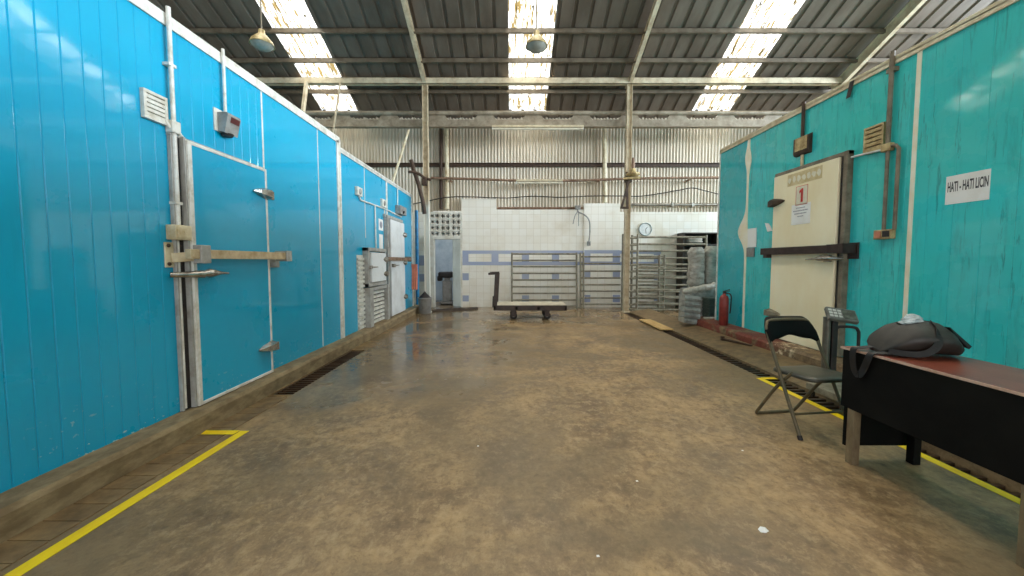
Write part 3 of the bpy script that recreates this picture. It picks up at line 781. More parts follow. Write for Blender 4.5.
# hatch with a small white door
ha, hb = onX(362.5, 260, LX)[0], onX(381, 260, LX)[0]
hz1, hz0 = onX(363, 247.5, LX)[1], onX(363, 287, LX)[1]
t = thing('door_3', 'small white hatch door at waist height in the left blue wall', 'hatch', (LX, (ha + hb) / 2, hz0), None, 'structure')
mb = MB(); mb.box(LX, LX + .10, ha, ha + .07, hz0, hz1, .004); mb.box(LX, LX + .10, hb - .05, hb, hz0, hz1, .004); mb.box(LX, LX + .11, ha, hb, hz1 - .06, hz1, .004); mb.box(LX, LX + .11, ha, hb, hz0, hz0 + .06, .004); mb.build('frame', GREYJ, t)
mb = MB(); mb.box(LX, LX + .12, ha + .10, hb - .06, hz0 + .07, hz1 - .08, .01); mb.build('door_panel', WHITEDOOR, t)
for z in (hz0 + .2, hz1 - .2): hinge(hb - .04, z, LX + .11, 1, -1, GALV, t, .16)
mb = MB(); zz_ = (hz0 + hz1) / 2; mb.box(LX + .1, LX + .14, ha + .02, ha + .1, zz_ - .03, zz_ + .03, .006); mb.tube([(LX + .14, ha + .05, zz_), (LX + .16, ha + .28, zz_)], [.014, .008], 8); mb.build('handle', GALV, t)
# opening under the hatch: posts, slatted shutter
oa, ob = onX(363.5, 310, LX)[0], onX(384, 310, LX)[0]
t = thing('window_4', 'slatted opening framed by grey posts below the small hatch', 'slatted opening', (LX, (oa + ob) / 2, .155), None, 'structure')
mb = MB(); mb.box(LX, LX + .12, oa, oa + .16, .153, hz0 - .02, .004); mb.build('post', GREYJ, t)
mb = MB(); mb.box(LX, LX + .12, ob - .10, ob, .153, hz0 - .02, .004); mb.build('post', GREYJ, t)
mb = MB(); mb.box(LX, LX + .10, oa + .16, ob - .10, hz0 - .08, hz0 - .02, .004); mb.build('lintel', GREYJ, t)
mb = MB(); mb.box(LX, LX + .012, oa + .16, ob - .10, .16, hz0 - .08); mb.build('backing', DARKSLOT, t); mb = MB()
z = .17
while z < hz0 - .11:
    mb.prism([(LX + .01, z), (LX + .045, z), (LX + .045, z + .036), (LX + .012, z + .05)], 'y', oa + .16, ob - .10); z += .076
mb.build('slats', PVCW, t)
ra, rb = onX(357, 290, LX)[0], onX(363, 290, LX)[0]
mb = MB(); z = .17; zt2 = onX(358, 255, LX)[1]
mb.box(LX, LX + .008, ra, rb, .155, zt2)
while z < zt2 - .05:
    mb.box(LX, LX + .035, ra, rb, z, z + .044, .004); z += .076
one('ribbed_strip', mb, PVCW, 'white ribbed plastic strip on the wall left of the small hatch', 'ribbed panel')
# white door
DX2 = LX + .09
wa, wb = onX(391.5, 270, DX2)[0], onX(405, 270, DX2)[0]
wz1 = onX(398, 221.5, DX2)[1]; wz0 = .17
t = thing('door_4', 'plain white cold-room door at the far end of the left wall', 'cold room door', (DX2, (wa + wb) / 2, wz0), None, 'structure')
mb = MB(); mb.box(LX, DX2, wa, wb, wz0, wz1, .006); mb.build('door_panel', WHITEDOOR, t)
mb = MB(); mb.box(LX, DX2 - .01, wa - .16, wa - .08, .153, wz1 + .06, .004); mb.box(LX, LX + .05, wa - .2, wb + .05, wz1 + .02, wz1 + .08, .004); mb.build('jamb', GREYJ, t)
mb = MB(); mb.box(LX, DX2 - .03, wa - .08, wa - .005, .153, wz1 + .02); mb.build('gasket', GASKET, t)
for py in (235, 262.5, 297): hinge(wb + .03, onX(404, py, DX2)[1], DX2, 1, -1, GALV, t, .16)
zz_ = onX(398, 259, DX2)[1]
mb = MB(); mb.box(DX2 + .03, DX2 + .07, wa - .35, wb + .30, zz_ - .035, zz_ + .035, .004); mb.build('locking_bar', RUST, t)
mb = MB(); mb.box(LX, LX + .1, wa - .42, wa - .30, zz_ - .09, zz_ + .09, .004); mb.box(LX, DX2 + .08, wb + .24, wb + .29, zz_ - .06, zz_ + .06, .004); mb.build('bar_bracket', GALV, t)
mb = MB(); mb.box(DX2, DX2 + .06, wa + .02, wa + .1, zz_ - .17, zz_ - .1, .006); mb.tube([(DX2 + .05, wa + .06, zz_ - .14), (DX2 + .06, wa + .32, zz_ - .13)], [.02, .008], 8); mb.build('handle', GALV, t)
# wall plates, labels, conduits
def plate(name, px0, px1, py0, py1, X, th, mat, label, cat, extra=None):
    (ya, z1), (yb, z0) = onX(px0, py0, X), onX(px1, py1, X)
    t = thing(name, label, cat, (X, (ya + yb) / 2, min(z0, z1)))
    mb = MB(); mb.box(X, X + th, ya, yb, z0, z1, min(.006, abs(th) * .3)); mb.build('plate', mat, t)
    return t, ya, yb, z0, z1
t, ya, yb, z0, z1 = plate('socket_box', 354.5, 359.8, 186, 197, LX, .05, PVCW, 'white socket box high on the far left wall, nearer one', 'socket')
mb = MB(); mb.lathe([(.05, 0), (.04, .012), (.03, .014)], (LX + .05, (ya + yb) / 2, (z0 + z1) / 2), (1, 0, 0), 14); mb.build('socket_face', PVCG, t)
t, ya, yb, z0, z1 = plate('socket_box', 380, 384, 198.5, 208, LX, .05, PVCW, 'white socket box on the far left wall above the paper notices', 'socket')
mb = MB(); mb.lathe([(.05, 0), (.04, .012), (.03, .014)], (LX + .05, (ya + yb) / 2, (z0 + z1) / 2), (1, 0, 0), 14); mb.build('socket_face', PVCG, t)
q = [PX(359, 196, LX + .02), PX(360.5, 200, LX + .02), PX(384, 208.5, LX + .02), PX(401.5, 217, LX + .02)]
pipe('conduit_pipe', q, .014, ALU, 'white conduit sloping along the far left wall from the socket to the white door', 'conduit')
pipe('conduit_pipe', [PX(375, 206, LX + .02), PX(376, 250, LX + .02)], .013, ALU, 'short white conduit dropping to the small hatch', 'conduit')
pipe('conduit_pipe', [PX(397.5, 189, LX + .02), PX(397.5, 206, LX + .02)], .014, ALU, 'white conduit above the grey lamp box at the white door', 'conduit')
t, ya, yb, z0, z1 = plate('lamp_box', 395, 401.5, 205, 216, LX, .12, PVCG, 'grey lamp box on the left wall above the white door', 'lamp')
mb = MB(); mb.lathe([(.03, 0), (.035, .02), (.02, .03)], (LX + .12, (ya + yb) / 2 - .04, (z0 + z1) / 2 - .04), (1, 0, -.3), 12); mb.build('lens', GASKET, t)
t, ya, yb, z0, z1 = plate('wall_notice', 378.5, 383, 218.5, 231, LX, .004, PAPER, 'upper white notice with a grey emblem on the far left wall', 'notice')
mb = MB(); mb.lathe([(.07, 0), (.07, .002)], (LX + .004, (ya + yb) / 2, (z0 + z1) / 2), (1, 0, 0), 12); mb.build('emblem', INKL, t)
t, ya, yb, z0, z1 = plate('wall_notice', 379, 383, 234, 251.5, LX, .004, PAPER, 'lower blank white sheet on the far left wall beside the small hatch', 'notice')
# orange cloth on a rail at the end of the cold room, pipes
xe, ye, zt2 = -2.5, 9.56, onY(413, 246, 9.56)[1]
pa = PY(408.5, 240, 9.62)
ra1, ra2 = PY(416.5, 212, 9.75), PY(416.5, 305, 9.75)
mb = MB(); mb.tube([(ra1.x, 9.75, 2.62), (ra1.x, 9.75, 0.0)], .045, 10); mb.box(ra1.x - .09, ra1.x + .09, 9.66, 9.84, 0, .012)
one('wall_post', mb, BLUEP, 'thin blue post past the far end of the left cold room', 'post')
YC = 9.3
zc2 = onY(413, 265, YC)[1]
mb = MB(); mb.tube([(XL + .008, YC, zc2), (-2.365, YC, zc2)], .011, 8); mb.box(XL + .0065, XL + .013, YC - .035, YC + .035, zc2 - .05, zc2 + .05, .002)
one('hanging_rail', mb, GALV, 'small bracket rail carrying the orange cloth', 'rail')
zc0 = onY(413, 289.5, YC)[1]
mb = MB(); rings = []
for k in range(13):
    u = k / 12; z = zc2 + .02 - u * (zc2 - zc0)
    top = [(-2.515 + .145 * a / 16 + .004 * math.sin(u * 5), YC - .018 - .012 * math.sin(a * 1.1) * u - .01 * u, z - .03 * abs(math.sin(a * .6)) * u) for a in range(17)]
    rings.append(top + [(x, y - .01, z_) for x, y, z_ in reversed(top)])
mb.loft(rings, True); one('hanging_cloth', mb, CLOTHO, 'orange cloth hanging at the far end of the left cold room', 'cloth')

# bucket, machine in doorway, rubble
bx, by = onZ(425, 313.5)
t = thing('bucket', 'grey bucket with a dark pointed top beside the far doorway', 'bucket', (bx, by, 0))
mb = MB(); mb.lathe([(.13, 0), (.145, .01), (.165, .38), (.175, .385), (.175, .40), (.158, .40), (.15, .36)], (bx, by, 0), n=20); mb.build('body', BUCKG, t)
mb = MB(); mb.lathe([(.155, .39), (.11, .44), (.05, .50), (.01, .55)], (bx, by, 0), n=14); mb.build('dark_top', GASKET, t)
mx, my = PY(446.5, 300, 11.1).x, 11.1
t = thing('equipment_stand', 'grey machine with a dark head standing inside the far doorway', 'machine', (mx, my, 0))
mb = MB(); mb.box(mx - .17, mx + .20, my - .2, my + .2, .03, .1, .01); mb.box(mx - .1, mx + .16, my - .12, my + .12, .1, .72, .03); mb.build('body', BUCKG, t)
mb = MB(); mb.box(mx - .22, mx + .2, my - .16, my + .16, .80, .98, .05); mb.box(mx - .26, mx - .12, my - .1, my + .1, .70, .86, .04); mb.build('head', GASKET, t)
mb = MB(); mb.box(mx - .05, mx + .12, my - .06, my + .06, .7, .82, .01); mb.build('neck', PVCG, t)
for sx in (-.13, .16):
    for sy in (-.15, .15):
        mb = MB(); mb.lathe([(.03, -.015), (.03, .015)], (mx + sx, my + sy, .03), (1, 0, 0), 10); mb.build('wheel', TYRE, t)
mb = MB(); a0 = PZ(432, 311.5); a1 = PZ(478, 309)
rings = []
for k in range(22):
    u = k / 21; p = a0.lerp(a1, u); hh = .05 + .035 * noise.noise(Vector((u * 9, 0, 1))); wd = (.16 + .05 * noise.noise(Vector((u * 7, 3, 1)))) * (1 if 0 < k < 21 else .4)
    rings.append([(p.x, p.y - wd, 0), (p.x, p.y - wd * .8, hh * .6), (p.x, p.y, hh), (p.x, p.y + wd * .7, hh * .8), (p.x, p.y + wd, 0)])
mb.loft(rings, True, False); one('rubble_heap', mb, RUBBLE, 'low dark heap of dirt along the sill of the far doorway', 'rubble')

# ------------------------------------------------------------------ pipes and fittings high on the back wall
zr_ = onY(560, 180, 10.3)[1]
mb = MB(); q = [PY(431, 178, 10.3), PY(470, 179, 10.3), PY(520, 180.5, 10.3), PY(575, 180.5, 10.3), PY(640, 178.5, 10.3), PY(735, 177.5, 10.3)]
mb.tube(curve_pts(q, 4), .035, 8)
for px_ in (450, 545, 600, 690):
    p = PY(px_, 179.5, 10.3); mb.box(p.x - .02, p.x + .02, 10.3, 10.6, p.z - .02, p.z + .02)
one('overhead_pipe', mb, RUST, 'rusty horizontal pipe across the corrugated back wall', 'pipe')
def tube_lamp(px0, px1, py0, py1, Y, label):
    a, b = PY(px0, py0, Y), PY(px1, py1, Y)
    t = thing('tube_lamp', label, 'tube lamp', ((a.x + b.x) / 2, Y, b.z))
    h = a.z - b.z
    mb = MB(); mb.box(a.x, b.x, Y - .05, Y + .06, a.z - h * .5, a.z, .004); mb.build('housing', LAMPW, t)
    mb = MB(); mb.tube([(a.x + .03, Y - .01, b.z + h * .25), (b.x - .03, Y - .01, b.z + h * .25)], h * .24, 8); mb.build('tube', TUBEW, t)
    for x in (a.x + .015, b.x - .015):
        mb = MB(); mb.box(x - .012, x + .012, Y - .04, Y + .02, b.z, a.z - h * .45, .003); mb.build('lamp_holder', PVCW, t)
    return t
tube_lamp(516, 562.5, 179.5, 184, 10.2, 'short white tube lamp under the rusty pipe on the back wall')
tube_lamp(492, 583.5, 125.6, 130.2, 9.46, 'long white tube lamp fixed under the eaves beam')
pipe('down_pipe', [PY(446.5, 128, 10.5), PY(447.3, 209, 10.5)], .06, ALUY, 'white downpipe on the back wall left of the tiled block')
pipe('down_pipe', [PY(441, 128, 10.5), PY(441, 209, 10.5)], .045, RUSTD, 'dark brown pipe beside the left white downpipe')
pipe('down_pipe', [PY(604.5, 128, 10.45), PY(605, 202.6, 10.45)], .055, ALUY, 'white downpipe on the corrugated wall in the middle')
q = [PY(x, y, 10.36) for x, y in ((413, 204), (430, 200.5), (447, 197.3), (470, 196.8), (505, 198), (532, 196.2), (560, 197.3), (590, 196), (620, 196), (640, 196.2), (660, 193.5), (680, 190), (693, 188), (706, 191), (735, 198))]
mb = MB(); mb.tube(curve_pts(q, 5), .014, 6); one('sagging_cable', mb, CABLE, 'black cable sagging along the back wall above the tiles', 'cable')
# bent rusty pipes and valve
mb = MB(); mb.tube(curve_pts([PY(411, 160, 9.2), PY(414.5, 172, 9.2), PY(419, 186, 9.2), PY(423, 203, 9.2), PY(424.5, 214, 9.24)], 5), .05, 8)
mb.tube(curve_pts([PY(408, 172, 9.1), PY(414, 172, 9.15), PY(420, 174.5, 9.2), PY(425, 178, 9.24), PY(431, 180, 9.24)], 5), [.02] + [.035] * 20, 8)
mb.box(PY(424, 180, 9.2).x - .06, PY(424, 180, 9.2).x + .06, 9.18, 9.30, PY(424, 183, 9.2).z - .05, PY(424, 180, 9.2).z + .04, .01)
one('bent_pipe', mb, RUSTD, 'bent rusty pipe bracket on the left steel column', 'pipe bracket')
t = thing('valve', 'yellow pipe valve on a dark bracket at the right steel column', 'valve', tuple(PY(629, 185, 9.1)))
a = PY(633, 172, 9.1)
mb = MB(); mb.lathe([(.05, -.1), (.16, -.08), (.16, -.03), (.07, 0), (.06, .08)], a, n=14); mb.tube([PY(624, 178.5, 9.1), PY(640, 177.5, 9.1)], .03, 8); mb.build('body', PVCY, t)
mb = MB(); mb.lathe([(.025, .06), (.05, .16), (.04, .22), (.03, .34)], a, n=10); mb.build('cap', RUST, t)
mb = MB(); mb.bar(PY(630, 176, 9.2), PY(621.5, 207.5, 9.24), .04, .05); mb.bar(PY(626.7, 172, 9.24), PY(627.3, 208, 9.24), .05, .05); mb.bar(PY(620.5, 207.8, 9.25), PY(628.5, 207.8, 9.25), .05, .05); mb.box(PY(629, 180, 9.2).x - .08, PY(629, 180, 9.2).x + .08, 9.2, 9.338, PY(629, 180, 9.2).z - .04, PY(629, 180, 9.2).z + .04); mb.build('bracket', RUSTD, t)
# hanging rods
mb = MB(); mb.tube([PY(408.7, 130, 9.3), PY(392.5, 182.5, 9.0)], .03, 8); one('hanging_rod', mb, ALUY, 'pale slanting rod between the eaves beam and the far left wall top', 'rod')
p = PY(306.5, 82, 9.3); mb = MB(); mb.bar(PY(306.5, 82, 9.3), PY(303, 112, 9.15), .09, .06); one('hanging_post', mb, STEEL, 'stubby flaking hanger below the tie beam at the left', 'hanger')
mb = MB(); mb.bar(PY(340.5, 82, 9.3), PY(334.5, 122, 9.2), .035, .03); mb.bar(PY(334.5, 122, 9.2), PY(332, 140, 9.2), .03, .03); one('hanging_rod', mb, STEEL, 'thin hanger rod in front of the left roof light', 'rod')
mb = MB(); q = curve_pts([PY(577.5, 208, 10.33), PY(578.5, 212, 10.3), PY(584, 214.5, 10.3), PY(589, 220, 10.3), PY(590, 230, 10.3), PY(589, 242, 10.3)], 5); mb.tube(q, .018, 7)
mb.tube(curve_pts([PY(578, 211, 10.3), PY(575, 216, 10.3), PY(573, 224, 10.3)], 4), .012, 6); mb.tube([PY(578.5, 211, 10.31), PY(578.7, 226, 10.31)], .01, 6)
q = PY(588.8, 243.5, 10.3); mb.box(q.x - .045, q.x + .045, 10.27, 10.34, q.z - .06, q.z + .06, .01)
q = PY(578, 207.3, 10.3); mb.box(q.x - .07, q.x + .07, 10.27, 10.42, q.z - .05, q.z + .05, .01)
one('hanging_hose', mb, PVCG, 'thin grey hose drooping down the white tiles', 'hose')
# clock
a = PY(645, 229.3, BACK); t = thing('wall_clock', 'round white wall clock on the tiled wall above the racks', 'clock', tuple(a))
mb = MB(); mb.lathe([(.185, 0), (.185, .05), (.17, .06), (.158, .05), (.158, .03)], (a.x, BACK, a.z), (0, -1, 0), 28); mb.build('rim', CLOCKR, t)
mb = MB(); mb.lathe([(.16, .0), (.16, .034)], (a.x, BACK, a.z), (0, -1, 0), 28); mb.build('face', CLOCKW, t)
mb = MB(); mb.bar((a.x, BACK - .038, a.z), (a.x + .05, BACK - .038, a.z + .05), .004, .014); mb.build('hand', INK, t)
mb = MB(); mb.bar((a.x, BACK - .042, a.z), (a.x + .02, BACK - .042, a.z - .12), .004, .01); mb.build('hand', INK, t)
# pendant lamps
def pendant(px, py, Y, label):
    a = PY(px, py, Y); zr2 = rz(Y)
    t = thing('pendant_lamp', label, 'pendant lamp', (a.x, a.y, a.z - .15), 'pendant lamps')
    mb = MB(); mb.tube([(a.x, Y, zr2), (a.x, Y, a.z + .14)], .012, 6); mb.build('cord', STEELD, t)
    mb = MB(); mb.lathe([(.03, .2), (.05, .19), (.055, .12), (.08, .10), (.17, 0.0), (.195, -.06), (.2, -.075), (.19, -.075), (.16, 0), (.05, .09)], a, n=24); mb.build('lamp_shade', BELL, t)
    mb = MB(); mb.lathe([(.185, -.06), (.17, -.10), (.10, -.145), (.02, -.155)], a, n=24); mb.build('lamp_glass', GLASSD, t)
pendant(262, 41, 6.9, 'bell-shaped pendant lamp over the left cold room')
pendant(536.5, 42.5, 6.9, 'bell-shaped pendant lamp in front of the middle roof light')

# ------------------------------------------------------------------ trolley
t = thing('platform_trolley', 'flat platform trolley with an upright dark handle in front of the tiled wall', 'trolley', (.45, 8.5, 0))
Yt0, Yt1 = 8.12, 8.78
x0 = onY(493.5, 306, Yt0)[0]; x1 = onY(566.5, 306, Yt0)[0]
ztop = onY(530, 305.3, Yt0)[1]
mb = MB(); mb.box(x0 + .06, x1, Yt0 + .015, Yt1 - .015, ztop - .03, ztop + .012, .01); mb.build('deck', TROLTOP, t)
mb = MB(); mb.box(x0, x1 + .01, Yt0, Yt0 + .04, ztop - .12, ztop - .005, .006); mb.box(x0, x1 + .01, Yt1 - .04, Yt1, ztop - .12, ztop - .005, .006); mb.box(x0, x0 + .05, Yt0, Yt1, ztop - .12, ztop, .006); mb.box(x1 - .04, x1 + .01, Yt0, Yt1, ztop - .12, ztop - .005, .006)
for u in (.3, .6): mb.box(x0 + (x1 - x0) * u, x0 + (x1 - x0) * u + .05, Yt0, Yt1, ztop - .1, ztop - .03)
mb.build('frame', TROLFR, t)
zh = onY(492, 272.3, Yt0)[1]; xh = onY(488.3, 273, Yt0)[0]
mb = MB()
for yy in (Yt0 + .03, Yt1 - .03):
    mb.bar((x0 + .035, yy, ztop - .05), (x0 + .075, yy, zh - .03), .045, .085, .006, (1, 0, 0)); mb.bar((x0 + .11, yy, zh - .025), (xh, yy, zh - .035), .045, .05, .006)
    mb.bar((x0 + .02, yy, ztop - .05), (x0 + .03, yy, ztop + .2), .05, .1, .006, (1, 0, 0))
mb.tube([(xh + .02, Yt0, zh - .035), (xh + .02, Yt1, zh - .035)], .025, 8); mb.bar((x0 + .06, Yt0 + .03, ztop + .35), (x0 + .06, Yt1 - .03, ztop + .35), .03, .05)
mb.build('handle', TROLFR, t)
for px_ in (513.5, 547.5):
    for yy in (Yt0 + .09, Yt1 - .09):
        xw = onY(px_, 316, Yt0)[0]
        mb = MB(); mb.lathe([(.02, -.025), (.07, -.025), (.08, -.015), (.08, .015), (.07, .025), (.02, .025)], (xw, yy, .08), (0, 1, 0), 18); wv = mb.build('wheel', TYRE, t)
        mb = MB(); mb.lathe([(.03, -.028), (.03, .028)], (xw, yy, .08), (0, 1, 0), 12); mb.build('hub', PVCG, wv)
        mb = MB(); mb.box(xw - .05, xw + .05, yy - .045, yy - .032, .07, ztop - .1); mb.box(xw - .05, xw + .05, yy + .032, yy + .045, .07, ztop - .1); mb.box(xw - .06, xw + .06, yy - .05, yy + .05, ztop - .135, ztop - .118); mb.build('caster_fork', TROLFR, t)

# ------------------------------------------------------------------ steel racks / gates
def gate(label, Y, px0, px1, rails, posts, pytop, foot=0.0, group='tubular steel racks', r=.022, mat=GALVD, lean=0.0, rp=None):
    xa, xb = onY(px0, 280, Y)[0], onY(px1, 280, Y)[0]
    t = thing('steel_rack', label, 'rack', ((xa + xb) / 2, Y, 0), group)
    ztop_ = onY(512, pytop, Y)[1]
    for p_ in posts:
        x = onY(p_, 280, Y)[0]; mb = MB(); mb.tube([(x, Y, foot), (x, Y + lean, ztop_)], rp or r * 1.15, 8); mb.build('post', mat, t)
    for py in rails:
        z = onY(512, py, Y)[1]; yy = Y + lean * z / ztop_
        mb = MB(); mb.tube([(xa, yy, z), (xb, yy, z)], r, 8); mb.build('rail', mat, t)
    return t
gate('tubular steel rack leaning on the tiles directly behind the trolley', 10.12, 512, 577, [253.8, 260.4, 266.6, 273.4, 280, 286.8, 293.4, 300, 306], [512, 577], 252.5, lean=.12)
gate('tubular steel rack right of the trolley, between the post and the column', 10.1, 580.8, 621, [256.6, 263.5, 271.2, 278, 284.8, 291.2, 298, 304.4], [580.8, 584], 252.5, lean=.1)
gate('tall narrow ladder rack at the right steel column', 9.62, 622.3, 637, [238, 245, 251.5, 258.5, 265, 271.5, 278.5, 285, 291.5, 298, 304.5, 309], [622.3, 637], 234, r=.025)
gate('wide tubular rack with long rails right of the steel column', 9.9, 631, 706, [237.2, 244.2, 250.8, 258, 264.5, 271, 278, 285, 291.5, 298, 304.5], [631.5, 705], 235, r=.028)
gate('lower dark-posted rack in front of the wide right rack', 9.72, 638, 664, [256.4, 267, 274.5, 281.5, 288.5, 295, 302, 308], [659, 664], 255, r=.026)
gate('low long rack at floor level right of the steel column', 9.5, 634, 690, [268.5, 276.5, 290, 296.6, 303.5, 309.8], [637.5, 688], 266, r=.02)

# dark shelf with folded sheets behind the racks
SY = 10.0
sx0, sz1 = onY(683.5, 232.5, SY); sx1 = 5.6
t = thing('storage_shelf', 'dark open shelf unit in the right back corner behind the racks', 'shelf unit', ((sx0 + sx1) / 2, SY, 0))
mb = MB(); mb.box(sx0, sx0 + .04, SY, SY + .38, 0, sz1); mb.build('side_panel', SHELFD, t)
mb = MB(); mb.box(sx1 - .04, sx1, SY, SY + .38, 0, sz1); mb.build('side_panel', SHELFD, t)
mb = MB(); mb.box(sx0, sx1, SY + .36, SY + .38, 0, sz1); mb.build('back_panel', SHELFD, t)
shz = [0.05, .5, .95, 1.35, 1.72, sz1 - .03]
for z in shz:
    mb = MB(); mb.box(sx0 + .04, sx1 - .04, SY, SY + .36, z, z + .03); mb.build('shelf', SHELFD, t)
def soft_pack(name, x0, x1, y0, y1, z0, z1, mat, label, cat, group=None, folds=3, seed=0, amp=.02):
    """soft bundle with horizontal creases and dents"""
    rings = []; nr = folds * 5; n = 28
    cx, cy, hx, hy = (x0 + x1) / 2, (y0 + y1) / 2, (x1 - x0) / 2, (y1 - y0) / 2
    for k in range(nr + 1):
        u = k / nr; z = z0 + (z1 - z0) * u
        crease = 1 - .10 * (1 - abs(math.sin(u * folds * math.pi))) ** 2
        endc = min(1, .72 + 2.2 * min(u, 1 - u) * 1.0)
        ring = []
        for a in range(n):
            th = 2 * math.pi * a / n; c_, s_ = math.cos(th), math.sin(th)
            sq = 1 / max(abs(c_), abs(s_)) ** .55
            d = 1 + amp * 6 * noise.noise(Vector((c_ * 1.7 + seed, s_ * 1.7, u * folds * 1.3)))
            ring.append((cx + hx * c_ * sq * .86 * crease * endc * d, cy + hy * s_ * sq * .86 * crease * endc * d, z + .5 * amp * noise.noise(Vector((c_ * 2, s_ * 2 + seed, u * 5)))))
        rings.append(ring)
    mb = MB(); mb.loft(rings, True)
    return one(name, mb, mat, label, cat, group)
(xa, z1), (xb, z0) = onY(668, 240.5, 9.85), onY(699, 244, 9.85)
soft_pack('folded_sheet', sx0 + .08, sx0 + .62, SY + .02, SY + .32, 1.775, 1.93, TARP, 'pale folded sheet on the upper level of the dark shelf', 'sheet', None, 2, 3)
soft_pack('folded_sheet', sx0 + .07, sx0 + .5, SY + .02, SY + .32, 1.405, 1.6, FOLD, 'grey folded sheet on the middle level of the dark shelf', 'sheet', None, 2, 5)

# bundles at the end of the teal wall
BY = 7.35
def onbox(p0, p1, Y): (xa, za), (xb, zb2) = onY(p0[0], p0[1], Y), onY(p1[0], p1[1], Y); return xa, xb, zb2, za
xa, xb, z0, z1 = onbox((700, 296.5), (722, 317), 7.35)
t = thing('crate', 'dark green ribbed crate on the plinth at the end of the teal wall', 'crate', ((xa + xb) / 2, 7.2, .211))
mb = MB(); mb.box(xa, xb + .25, 7.0, 7.24, .212, z1, .012)
for k in range(5): mb.box(xa - .008, xb + .25, 6.99, 7.235, .25 + k * (z1 - .27) / 5, .265 + k * (z1 - .27) / 5)
mb.build('body', CRATE, t)
mb = MB(); mb.box(xa - .012, xb + .26, 6.985, 7.245, z1 - .035, z1 + .004, .008); mb.build('rim', CRATE, t)
zr1 = z1 + .004
xa, xb, z0, z1 = onbox((692, 247), (707, 290), 7.3)
mb = MB(); mb.box(xa - .02, xb + .6, 7.27, 7.75, .0, .74, .02)
for k in range(6): mb.box(xa - .028, xb + .6, 7.262, 7.75, .06 + k * .115, .085 + k * .115)
one('crate_stack', mb, FOLD, 'grey stacked trays carrying the tall wrapped bundles', 'trays')
soft_pack('wrapped_bundle', xa, xb, 7.28, 7.62, .758, z1, SACK, 'tall grey film-wrapped bundle in front of the dark shelf', 'bundle', 'film-wrapped bundles', 5, 1, .03)
xa, xb, z0, z1 = onbox((706.5, 246), (724, 290), 7.3)
soft_pack('wrapped_bundle', xa, xb + .1, 7.28, 7.62, .758, z1, SACK, 'tall grey film-wrapped bundle half hidden by the end of the teal wall', 'bundle', 'film-wrapped bundles', 4, 9, .03)
xa, xb, z0, z1 = onbox((685, 297), (700, 327.5), 6.85)
t = thing('folded_stack', 'stack of grey folded plastic sheets on the apron at the plinth end', 'folded sheets', ((xa + xb) / 2, 7.0, .07))
zb3 = .095; nL = 5
for k in range(nL):
    za = zb3 + (z1 - zb3) * k / nL; ze = zb3 + (z1 - zb3) * (k + 1) / nL
    mb = MB(); rings = []
    for i in range(9):
        u = i / 8; x = xa + (xb - xa) * u; o_ = .012 * noise.noise(Vector((u * 4, k, 2)))
        tl = -.045 * u
        rings.append([(x, 6.86 + o_, za + .006 + tl + .045), (x, 6.84 + o_, (za + ze) / 2 + tl + .045), (x, 6.86 + o_, ze - .004 + tl + .045), (x, 7.1, ze - .004 + tl + .045), (x, 7.1, za + .006 + tl + .045)])
    mb.loft(rings, True, False); mb.build('sheet', FOLD, t)
mb = MB()
q = [PY(682.5, 291.8, 6.95), PY(690, 290.4, 6.95), PY(698, 289.4, 6.95), PY(704, 287.8, 6.98), PY(710, 287, 7.02), PY(715, 284, 7.08)]
qq = curve_pts(q, 6); rr = [.03 + .032 * min(1, 3 * min(i / len(qq), 1 - i / len(qq)) + .3) + .02 * noise.noise(Vector((i * .7, 1, 2))) for i in range(len(qq))]
mb.tube(qq, rr, 14); one('plastic_roll', mb, TARP, 'pale rolled plastic sheet lying slantwise across the folded stack and crate', 'roll')
mb = MB(); a, b = PY(703, 317, 6.98), PY(719, 317, 6.98)
mb.box(a.x, b.x + .1, 6.93, 6.975, .211, .24); one('board', mb, PVCW, 'thin white board edge under the green crate', 'board')
# plank over the drain
mb = MB(); mb.box(2.75, 2.99, 6.78, 7.95, .02, .045, .004); one('plank', mb, WOODP, 'pale wooden plank laid over the right drain', 'plank')
# debris rod
a, b = PZ(722.5, 340, .075), PZ(752, 346.5, .09)
mb = MB(); mb.tube([a + Vector((0, 0, .018)), b + Vector((0, 0, .012))], [.02, .012], 7); mb.lathe([(.03, 0), (.03, .06)], a - Vector((0, 0, 0.002)), n=8); one('debris_rod', mb, RUSTD, 'short rusty rod lying on the apron near the extinguisher', 'rod')

# extinguisher
ex, ey = onZ(723.3, 325, .211); ex = min(ex, 3.64)
t = thing('fire_extinguisher', 'red fire extinguisher standing at the far corner of the teal wall', 'fire extinguisher', (ex, ey, .211))
H = .44
mb = MB(); mb.lathe([(.062, .211), (.072, .22), (.072, .211 + H), (.066, .211 + H + .03), (.05, .211 + H + .06), (.028, .211 + H + .075), (.028, .211 + H + .10)], (ex, ey, 0), n=20); mb.build('cylinder', EXTR, t)
zv = .211 + H + .10
mb = MB(); mb.lathe([(.022, 0), (.026, .03), (.018, .04)], (ex, ey, zv), n=10); mb.bar((ex, ey, zv + .03), (ex + .03, ey - .1, zv + .05), .018, .012); mb.bar((ex, ey, zv + .04), (ex + .03, ey - .1, zv + .075), .018, .01); mb.build('valve_lever', GASKET, t)
mb = MB(); mb.tube(curve_pts([(ex + .02, ey, zv + .01), (ex + .10, ey - .02, zv - .03), (ex + .105, ey - .02, zv - .2), (ex + .095, ey - .02, zv - .34)], 5), .011, 7); mb.build('hose', GASKET, t)

